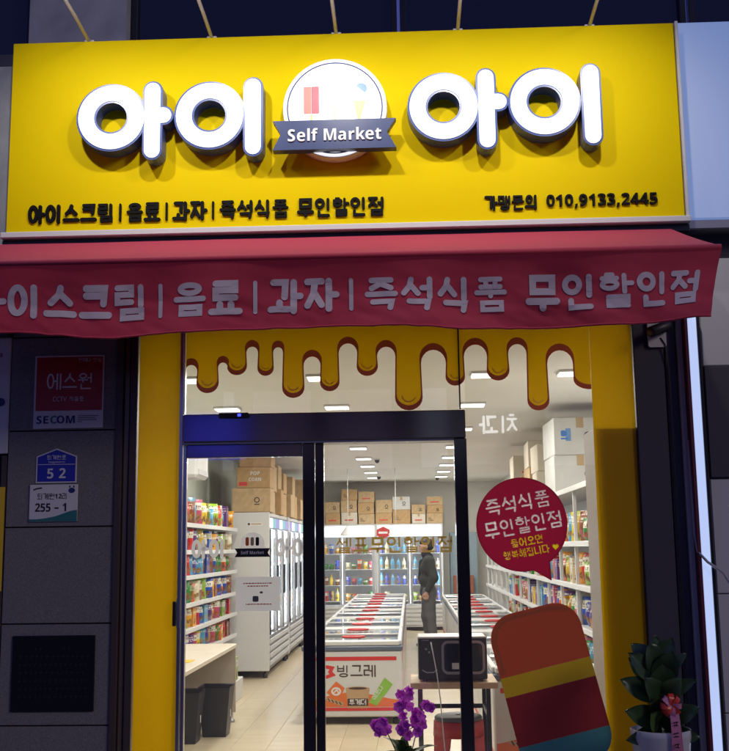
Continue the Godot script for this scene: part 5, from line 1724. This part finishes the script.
# ------------------------------------------------------------------ the man
func build_man() -> void:
	var p := thing("person", "man in dark jacket and grey trousers standing in profile facing left", "person", Vector3(0.29, 0.0, -11.6))
	var V := func(x: float, y: float, z: float) -> Vector3: return Vector3(x, y, z)
	var body := [
		[V.call(-0.01, 0.93, -0.06), V.call(-0.01, 0.93, 0.06), 0.095, 0.095], [V.call(0, 0.95, 0), V.call(0.01, 1.3, 0), 0.11, 0.09], [V.call(0.01, 1.36, -0.13), V.call(0.01, 1.36, 0.13), 0.05, 0.05],
		[V.call(0.01, 1.42, 0), V.call(-0.035, 1.53, 0), 0.06, 0.056],
		[V.call(-0.015, 1.645, 0), V.call(-0.055, 1.62, 0), 0.092, 0.085], [V.call(-0.06, 1.61, 0), V.call(-0.085, 1.555, 0), 0.07, 0.048], [V.call(-0.12, 1.628, 0), V.call(-0.148, 1.596, 0), 0.01, 0.015], [V.call(-0.125, 1.565, -0.012), V.call(-0.125, 1.565, 0.012), 0.014, 0.014],
		[V.call(-0.02, 1.625, 0.085), V.call(-0.018, 1.595, 0.084), 0.016, 0.012], [V.call(-0.02, 1.625, -0.085), V.call(-0.018, 1.595, -0.084), 0.016, 0.012],
	]
	var jacket := [
		[V.call(-0.02, 0.9, -0.07), V.call(-0.02, 0.9, 0.07), 0.125, 0.125], [V.call(-0.025, 1.08, -0.07), V.call(-0.025, 1.08, 0.07), 0.128, 0.128], [V.call(-0.005, 1.27, -0.09), V.call(-0.005, 1.27, 0.09), 0.132, 0.132], [V.call(0.01, 1.37, -0.14), V.call(0.01, 1.37, 0.14), 0.085, 0.085], [V.call(0.015, 1.4, 0), V.call(-0.01, 1.47, 0), 0.09, 0.075],
	]
	var trousers := [[V.call(0, 0.9, -0.08), V.call(0, 0.9, 0.08), 0.125, 0.125]]
	var shoes := []
	for s in [-1.0, 1.0]:
		var f: float = 0.03 * s
		body += [[V.call(0, 0.9, s * 0.09), V.call(-0.01 + f, 0.5, s * 0.1), 0.1, 0.062], [V.call(-0.01 + f, 0.5, s * 0.1), V.call(0.03 + f, 0.09, s * 0.1), 0.06, 0.04], [V.call(0.03 + f, 0.05, s * 0.1), V.call(-0.14 + f, 0.035, s * 0.11), 0.035, 0.03]]
		trousers += [[V.call(0, 0.88, s * 0.09), V.call(-0.01 + f, 0.5, s * 0.1), 0.118, 0.085], [V.call(-0.01 + f, 0.5, s * 0.1), V.call(0.035 + f, 0.1, s * 0.1), 0.083, 0.072]]
		shoes += [[V.call(0.05 + f, 0.045, s * 0.1), V.call(-0.15 + f, 0.04, s * 0.115), 0.044, 0.038]]
		var sh: Vector3 = V.call(0.015, 1.385, s * 0.19)
		var el: Vector3 = V.call(0.085, 1.12, s * 0.245)
		var wr: Vector3 = V.call(-0.02, 0.91, s * 0.235)
		body += [[sh, el, 0.045, 0.038], [el, wr, 0.042, 0.028], [wr, V.call(-0.05, 0.85, s * 0.23), 0.026, 0.028]]
		jacket += [[sh, el, 0.09, 0.07], [el, V.call(-0.012, 0.93, s * 0.236), 0.064, 0.05]]
		# hand: four fingers and a thumb, loosely curled
		for k in 4:
			var z: float = s * (0.23 + (k - 1.5) * 0.004)
			var x := -0.07 + k * 0.019
			body += [[V.call(x + 0.01, 0.835, z), V.call(x - 0.004, 0.79 + absf(k - 1.2) * 0.006, z - s * 0.006), 0.0095, 0.009], [V.call(x - 0.004, 0.79 + absf(k - 1.2) * 0.006, z - s * 0.006), V.call(x + 0.006, 0.762 + absf(k - 1.2) * 0.009, z - s * 0.022), 0.009, 0.008]]
		body += [[V.call(-0.075, 0.87, s * 0.225), V.call(-0.1, 0.835, s * 0.215), 0.011, 0.0095], [V.call(-0.1, 0.835, s * 0.215), V.call(-0.098, 0.8, s * 0.21), 0.0095, 0.008]]
	place("body", figure(body, 0.011, 0.02), M["skin"], p)
	place("jacket", figure(jacket, 0.014, 0.05), M["jacket"], p)
	place("collar", figure([[V.call(0.01, 1.44, 0.0), V.call(-0.04, 1.5, 0.0), 0.084, 0.07], [V.call(-0.1, 1.38, 0.0), V.call(-0.125, 1.1, 0.0), 0.045, 0.045]], 0.013, 0.03), M["jacket lining"], p)
	place("trousers", figure(trousers, 0.014, 0.04), M["trousers"], p)
	place("shoes", figure(shoes, 0.012, 0.02), M["hair"], p)
	place("hair", figure([[V.call(0.005, 1.665, 0), V.call(-0.06, 1.685, 0), 0.098, 0.07], [V.call(0.035, 1.62, -0.03), V.call(0.035, 1.62, 0.03), 0.066, 0.066], [V.call(-0.08, 1.69, -0.03), V.call(-0.08, 1.69, 0.03), 0.05, 0.05]], 0.011, 0.02), M["hair"], p)
	for s in [-1.0, 1.0]:
		var e := begin(true)
		lathe(e, [[0.0, -0.011], [0.009, -0.006], [0.011, 0.0], [0.009, 0.006], [0.0, 0.011]], 10)
		put("eye", e, M["hair"], p, Vector3(-0.131, 1.628, s * 0.034))

# ------------------------------------------------------------------ microwave table by the window
func build_table() -> void:
	var t := thing("microwave_table", "small wood topped table with black legs inside door", "table", Vector3(0.27, 0, -0.92))
	put("top", bx(Vector3(-0.285, 0.685, -0.5), Vector3(0.29, 0.725, 0), 0.004), M["pale wood"], t)
	for x in [-0.235, 0.21]:
		for z in [-0.46, -0.04]:
			put("leg", bx(Vector3(x, 0, z - 0.015), Vector3(x + 0.03, 0.684, z + 0.015), 0.003), M["black metal"], t)
	put("crossbar", bx(Vector3(-0.204, 0.5, -0.475), Vector3(0.209, 0.53, -0.45), 0.003), M["black metal"], t)
	put("side_bar", bx(Vector3(-0.232, 0.5, -0.444), Vector3(-0.208, 0.53, -0.056), 0.003), M["black metal"], t)
	put("side_bar", bx(Vector3(0.213, 0.5, -0.444), Vector3(0.237, 0.53, -0.056), 0.003), M["black metal"], t)
	var m := thing("microwave_oven", "white and black microwave oven on the wood topped table", "microwave", Vector3(0.268, 0.726, -0.97))
	put("case", bx(Vector3(-0.23, 0.012, -0.36), Vector3(0.23, 0.285, -0.022), 0.008), M["white metal"], m)
	put("front", bx(Vector3(-0.226, 0.014, -0.0215), Vector3(0.226, 0.278, 0.0), 0.004), M["dark plastic"], m)
	put("top_trim", bx(Vector3(-0.23, 0.2785, -0.0215), Vector3(0.23, 0.29, 0.004), 0.002), M["white metal"], m)
	var st := begin()
	stroke(st, Array(round_rect(-0.065, 0.055, 0.205, 0.255, 0.035)), true, 0.008, 0.0, 0.008, flat(Vector3.ZERO))
	var door := put("door", st, M["dull aluminium"], m)
	st = begin()
	prism(st, round_rect(-0.05, 0.07, 0.19, 0.24, 0.025), 0.0, 0.002, false)
	put("door_window", st, M["dark glass"], door)
	put("door_label", bx(Vector3(-0.005, 0.08, 0.0025), Vector3(0.1, 0.12, 0.0035), 0.0), M["off white panel"], door)
	st = begin()
	for k in 3:
		prism(st, oval(-0.155 + (k - 1) * 0.02, 0.21 - (k % 2) * 0.02, 0.007, 0.007, 12), 0.0, 0.0015, false)
	prism(st, round_rect(-0.205, 0.265, -0.155, 0.27, 0.002, 2), 0.0, 0.0016, false)
	stroke(st, [Vector2(-0.2, 0.075), Vector2(-0.175, 0.06), Vector2(-0.13, 0.06), Vector2(-0.105, 0.075)], false, 0.004, 0.0, 0.0017, flat(Vector3.ZERO), false)
	put("control_marks", st, M["dull aluminium"], m)
	for x in [-0.2, 0.17]:
		put("foot", bx(Vector3(x, 0.0, -0.05), Vector3(x + 0.03, 0.0119, -0.025), 0.002), M["black metal"], m)
	st = begin(true)
	var cord := []
	for i in 12:
		var u := i / 11.0
		cord.append(Vector3(0.125 + 0.1 * u + 0.01 * sin(u * 5.0), 0.985 - 0.8 * u, -0.925 + 0.05 * sin(u * PI)))
	tube(st, cord, 0.004, 6)
	tag(put("white_cord", st, M["white plastic"]), "thin white cord hanging down before the microwave", "cord")
	var s := thing("stool", "red plastic stool with dark grey round seat", "stool", Vector3(0.31, 0, -1.32))
	st = begin(true)
	lathe(st, [[0.0, 0.47], [0.03, 0.466], [0.12, 0.468], [0.155, 0.462], [0.165, 0.45], [0.162, 0.435]], 28)
	put("seat", st, M["grey plastic"], s)
	st = begin(true)
	lathe(st, [[0.158, 0.434], [0.17, 0.43], [0.176, 0.33], [0.17, 0.33], [0.164, 0.425]], 28)
	put("skirt", st, M["red plastic"], s)
	for k in 4:
		var a := PI / 4 + k * PI / 2
		st = begin()
		var d := Vector3(cos(a), 0, sin(a))
		var w := Vector3(-sin(a), 0, cos(a))
		for seg in 5:
			var q := []
			for e in [[seg, -1], [seg + 1, -1], [seg + 1, 1], [seg, 1]]:
				var u: float = e[0] / 5.0
				q.append(d * lerpf(0.165, 0.205, u) + w * e[1] * lerpf(0.075, 0.04, u) + Vector3(0, lerpf(0.34, 0.0, u), 0))
			quad(st, q[0], q[1], q[2], q[3])
			quad(st, q[3] - d * 0.012, q[2] - d * 0.012, q[1] - d * 0.012, q[0] - d * 0.012)
			for pr in [[0, 1], [2, 3]]:
				quad(st, q[pr[0]], q[pr[1]], q[pr[1]] - d * 0.012, q[pr[0]] - d * 0.012)
		put("leg", st, M["red plastic"], s)
	st = begin(true)
	lathe(st, [[0.0, 0.4705], [0.02, 0.4705], [0.02, 0.467]], 12)
	put("seat_hole", st, M["black metal"], s)

# ------------------------------------------------------------------ plants
func leaf_mesh(length: float, width: float, droop: float, cup: float, seed_: int) -> ArrayMesh:
	# grows along +z from the origin, bends down by «droop», cupped along the midrib
	var st := begin(true)
	rng.seed = seed_
	var wave := rng.randf_range(0.0, 6.0)
	var pt := func(u: float, v: float) -> Vector3:
		var half := width * 0.5 * pow(maxf(sin(PI * pow(clampf(u, 0, 1), 0.85)), 0.0), 0.75)
		var a := droop * u
		var x := v * half
		return Vector3(x, cup * absf(x) + 0.006 * sin(u * 9.0 + wave) * absf(v) - sin(a) * length * u * 0.6, cos(a * 0.7) * length * u)
	for i in 9:
		for j in 4:
			var q := []
			for e in [[i, j], [i, j + 1], [i + 1, j + 1], [i + 1, j]]:
				q.append(pt.call(e[0] / 9.0, e[1] / 2.0 - 1.0))
			quad(st, q[0], q[1], q[2], q[3])
	return done(st)

func build_plants() -> void:
	var p := thing("rubber_plant", "dark leafy rubber plant in a white pot before the column", "plant", Vector3(1.315, 0, 0.36))
	var st := begin(true)
	lathe(st, [[0.0, 0.0], [0.115, 0.0], [0.125, 0.02], [0.15, 0.55], [0.158, 0.6], [0.158, 0.632], [0.148, 0.634], [0.143, 0.6], [0.14, 0.57], [0.0, 0.57]], 32)
	put("pot", st, M["ceramic"], p)
	st = begin(true)
	lathe(st, [[0.139, 0.585], [0.08, 0.6], [0.0, 0.607]], 20)
	put("soil", st, M["soil"], p)
	st = begin(true)
	tube(st, [Vector3(0, 0.59, 0), Vector3(-0.02, 0.8, 0.01), Vector3(0.0, 1.0, 0.0), Vector3(0.0, 1.12, 0.0)], 0.012, 8, 0.006)
	tube(st, [Vector3(0.03, 0.59, 0.02), Vector3(0.07, 0.75, 0.03), Vector3(0.09, 0.92, 0.02)], 0.009, 8, 0.005)
	put("stem", st, M["stem"], p)
	# leaves: [height, turn (0 = to the viewer, + = right), tilt up, length, width]
	# leaves: [height on the stem, fan (0 = upright, + = to the left), lean towards the viewer, yaw, length, width]
	var lv := [[0.64, 1.75, 0.2, 0.3, 0.2, 0.1], [0.64, -1.7, 0.3, -0.2, 0.19, 0.1], [0.66, 0.9, 0.9, 0.3, 0.2, 0.13], [0.66, -0.8, 0.95, -0.3, 0.19, 0.13], [0.7, 1.3, 0.35, 0.4, 0.25, 0.12], [0.7, -1.2, 0.4, -0.3, 0.22, 0.11], [0.72, 0.2, 1.0, 0.0, 0.2, 0.14], [0.78, 0.75, 0.55, 0.5, 0.22, 0.14], [0.78, -0.7, 0.6, -0.4, 0.21, 0.13], [0.82, 1.15, 0.25, 0.3, 0.25, 0.12], [0.82, -1.1, 0.2, -0.5, 0.22, 0.08], [0.84, 0.0, 0.75, 0.1, 0.2, 0.15], [0.86, 0.5, -0.4, 0.6, 0.22, 0.13], [0.88, -0.4, 0.5, -0.2, 0.21, 0.14], [0.9, 0.85, 0.15, 0.5, 0.24, 0.12], [0.92, -0.85, 0.1, -0.6, 0.2, 0.08], [0.94, 0.3, 0.45, 0.2, 0.18, 0.13], [0.95, -0.2, -0.3, 0.0, 0.18, 0.13], [0.97, 0.7, -0.2, 0.4, 0.18, 0.11], [0.98, -0.5, 0.1, -0.3, 0.17, 0.11], [0.99, 0.05, 0.2, 0.5, 0.15, 0.1]]
	for k in lv.size():
		var l: Array = lv[k]
		var o := place("leaf", leaf_mesh(l[4], l[5], 0.35, 0.28, k), M["young leaf" if k in [2, 8, 12, 17] else "leaf"], p, Vector3(-0.01 * sin(l[1]), l[0] - 0.02, 0.01))
		o.basis = Basis(Vector3.UP, l[3]) * Basis(Vector3.BACK, l[1]) * Basis(Vector3.RIGHT, l[2]) * Basis(Vector3.RIGHT, -PI / 2) * Basis(Vector3.BACK, PI)
	var r := thing("gift_ribbon", "orange red bow with pink ribbon tail on the white pot", "ribbon", Vector3(1.345, 0.74, 0.5))
	for k in 8:
		st = begin(true)
		var a := TAU * k / 8
		var pts := []
		for i in 9:
			var b := PI * i / 8.0
			pts.append(Vector3(cos(a) * sin(b) * 0.055, sin(a) * sin(b) * 0.062 + 0.03, 0.02 * cos(b) + 0.03 * sin(b * 2.0) * 0.5))
		for i in 8:
			var w := Vector3(-sin(a), cos(a), 0.3) * 0.014
			quad(st, pts[i] - w, pts[i + 1] - w, pts[i + 1] + w, pts[i] + w)
		put("bow_loop", st, M["red ribbon" if k % 3 != 0 else "pink ribbon"], r)
	for k in 2:
		st = begin(true)
		for i in 8:
			var q := []
			for e in [[i, -1], [i + 1, -1], [i + 1, 1], [i, 1]]:
				var u: float = e[0] / 8.0
				q.append(Vector3(0.01 + k * 0.04 * u + e[1] * 0.023, -u * 0.38, 0.022 + 0.015 * sin(u * 6.0 + k) - k * 0.012))
			quad(st, q[0], q[1], q[2], q[3])
		var tail := put("ribbon_tail", st, M["pink ribbon"], r)
		if k == 0:
			var ink := begin()
			for i in 5:
				var yy := -0.05 - i * 0.055
				stroke(ink, [Vector2(0.0, yy), Vector2(0.02, yy + 0.004)], false, 0.003, 0.0, 0.042, flat(Vector3.ZERO), false)
				stroke(ink, [Vector2(0.004, yy - 0.012), Vector2(0.02, yy - 0.014)], false, 0.003, 0.0, 0.0424, flat(Vector3.ZERO), false)
				if i % 2 == 0:
					stroke(ink, [Vector2(0.018, yy + 0.003), Vector2(0.014, yy - 0.008)], false, 0.0025, 0.0, 0.0428, flat(Vector3.ZERO), false)
			put("ribbon_marks", ink, M["black ink"], tail)
	# orchid
	var o := thing("orchid", "purple orchid in a pot in front of the right door", "orchid", Vector3(-0.05, 0, 0.34))
	st = begin(true)
	lathe(st, [[0.0, 0.0], [0.09, 0.0], [0.1, 0.02], [0.13, 0.42], [0.14, 0.47], [0.13, 0.475], [0.12, 0.44], [0.0, 0.44]], 24)
	put("pot", st, M["ceramic"], o)
	st = begin(true)
	lathe(st, [[0.119, 0.45], [0.0, 0.46]], 16)
	put("moss", st, M["soil"], o)
	for k in 9:
		var l := place("leaf", leaf_mesh(0.16 + 0.03 * (k % 3), 0.055, 0.9, 0.5, 60 + k), M["young leaf" if k % 2 else "leaf"], o, Vector3(0, 0.455, 0))
		l.rotation = Vector3(-1.35 + 0.2 * (k % 4), TAU * k / 9.0 + 0.4, 0)
	var sprays := [[Vector3(0.0, 0.46, 0), Vector3(0.0, 0.62, 0.02), Vector3(-0.02, 0.76, 0.04), Vector3(0.02, 0.83, 0.07)], [Vector3(0.02, 0.46, 0), Vector3(0.06, 0.6, 0.02), Vector3(0.09, 0.7, 0.03), Vector3(0.13, 0.76, 0.05)], [Vector3(-0.02, 0.46, 0), Vector3(-0.07, 0.58, 0.03), Vector3(-0.11, 0.66, 0.04), Vector3(-0.14, 0.63, 0.06)], [Vector3(0.0, 0.46, 0.02), Vector3(0.01, 0.56, 0.05), Vector3(0.02, 0.64, 0.07), Vector3(0.05, 0.66, 0.09)]]
	var petal := leaf_mesh(0.036, 0.038, 0.3, 0.15, 3)
	rng.seed = 19
	var heart := begin(true)
	lathe(heart, [[0.0, -0.006], [0.006, 0.0], [0.004, 0.008], [0.0, 0.01]], 8)
	var heart_mesh := done(heart)
	for s in sprays:
		st = begin(true)
		tube(st, s, 0.0035, 6, 0.002)
		put("flower_stem", st, M["stem"], o)
		for k in 8:
			var at: Vector3 = (s[2] as Vector3).lerp(s[3], (k - 2) / 4.5) + Vector3(rng.randf_range(-0.04, 0.04), rng.randf_range(-0.03, 0.03), rng.randf_range(0.0, 0.04))
			var fl := Node3D.new()
			fl.name = "flower"
			o.add_child(fl, true)
			fl.position = at
			fl.rotation = Vector3(rng.randf_range(-0.4, 0.4), rng.randf_range(-0.7, 0.7), rng.randf_range(0, 1.2))
			for g in 5:
				var q := place("petal", petal, M["orchid petal"], fl)
				q.basis = Basis(Vector3.BACK, TAU * g / 5.0) * Basis(Vector3.RIGHT, -PI / 2 + 0.35)
			place("flower_heart", heart_mesh, M["orchid heart"], fl)

# ------------------------------------------------------------------ across the street: what the glass mirrors
func build_street() -> void:
	var b := thing("facing_building", "dark low building across the street, mirrored in the glass", "building", Vector3(0, 0, 14.0))
	put("wall", bx(Vector3(-9, -0.06, 0.05), Vector3(9, 4.9, 3.0), 0.0), M["charcoal panel"], b)
	put("parapet", bx(Vector3(-9.1, 4.91, -0.02), Vector3(9.1, 5.1, 3.1), 0.01), M["concrete"], b)
	glow("pale window light", lin(0.5, 0.55, 0.7), 0.8)
	glow("dim window light", lin(0.35, 0.25, 0.4), 0.35)
	for w in [[-3.42, 0.2, "pale window light"], [-2.4, 1.1, "dim window light"], [-0.9, 1.2, "dim window light"], [0.5, 0.5, "pale window light"], [3.2, 1.2, "dim window light"], [5.5, 1.2, "dim window light"], [-6.0, 1.2, "pale window light"]]:
		put("lit_window", bx(Vector3(w[0] - w[1] / 2, 3.1, 0.0), Vector3(w[0] + w[1] / 2, 4.6, 0.049), 0.0), M[w[2]], b)
	var s := thing("clinic_sign", "white lit clinic lettering across the street, mirrored in the glass", "sign", Vector3(2.12, 3.71, 13.98))
	s.rotation.y = PI
	var st := begin()
	write(st, "치과", 0.05, 0, 0.72, 0.34, 0.07, 0.0, 0.02, flat(Vector3.ZERO))
	put("sign_letters", st, M["clinic sign light"], s)
	var n := thing("blue_sign", "plain blue lit sign panel across the street, mirrored in header", "sign", Vector3(-3.65, 3.3, 13.95))
	put("sign_panel", bx(Vector3(-0.62, 0, 0), Vector3(0.55, 0.9, 0.08), 0.01), M["blue neon sign light"], n)
	put("sign_frame", bx(Vector3(-0.66, -0.04, 0.081), Vector3(0.59, 0.94, 0.1), 0.01), M["dull aluminium"], n)
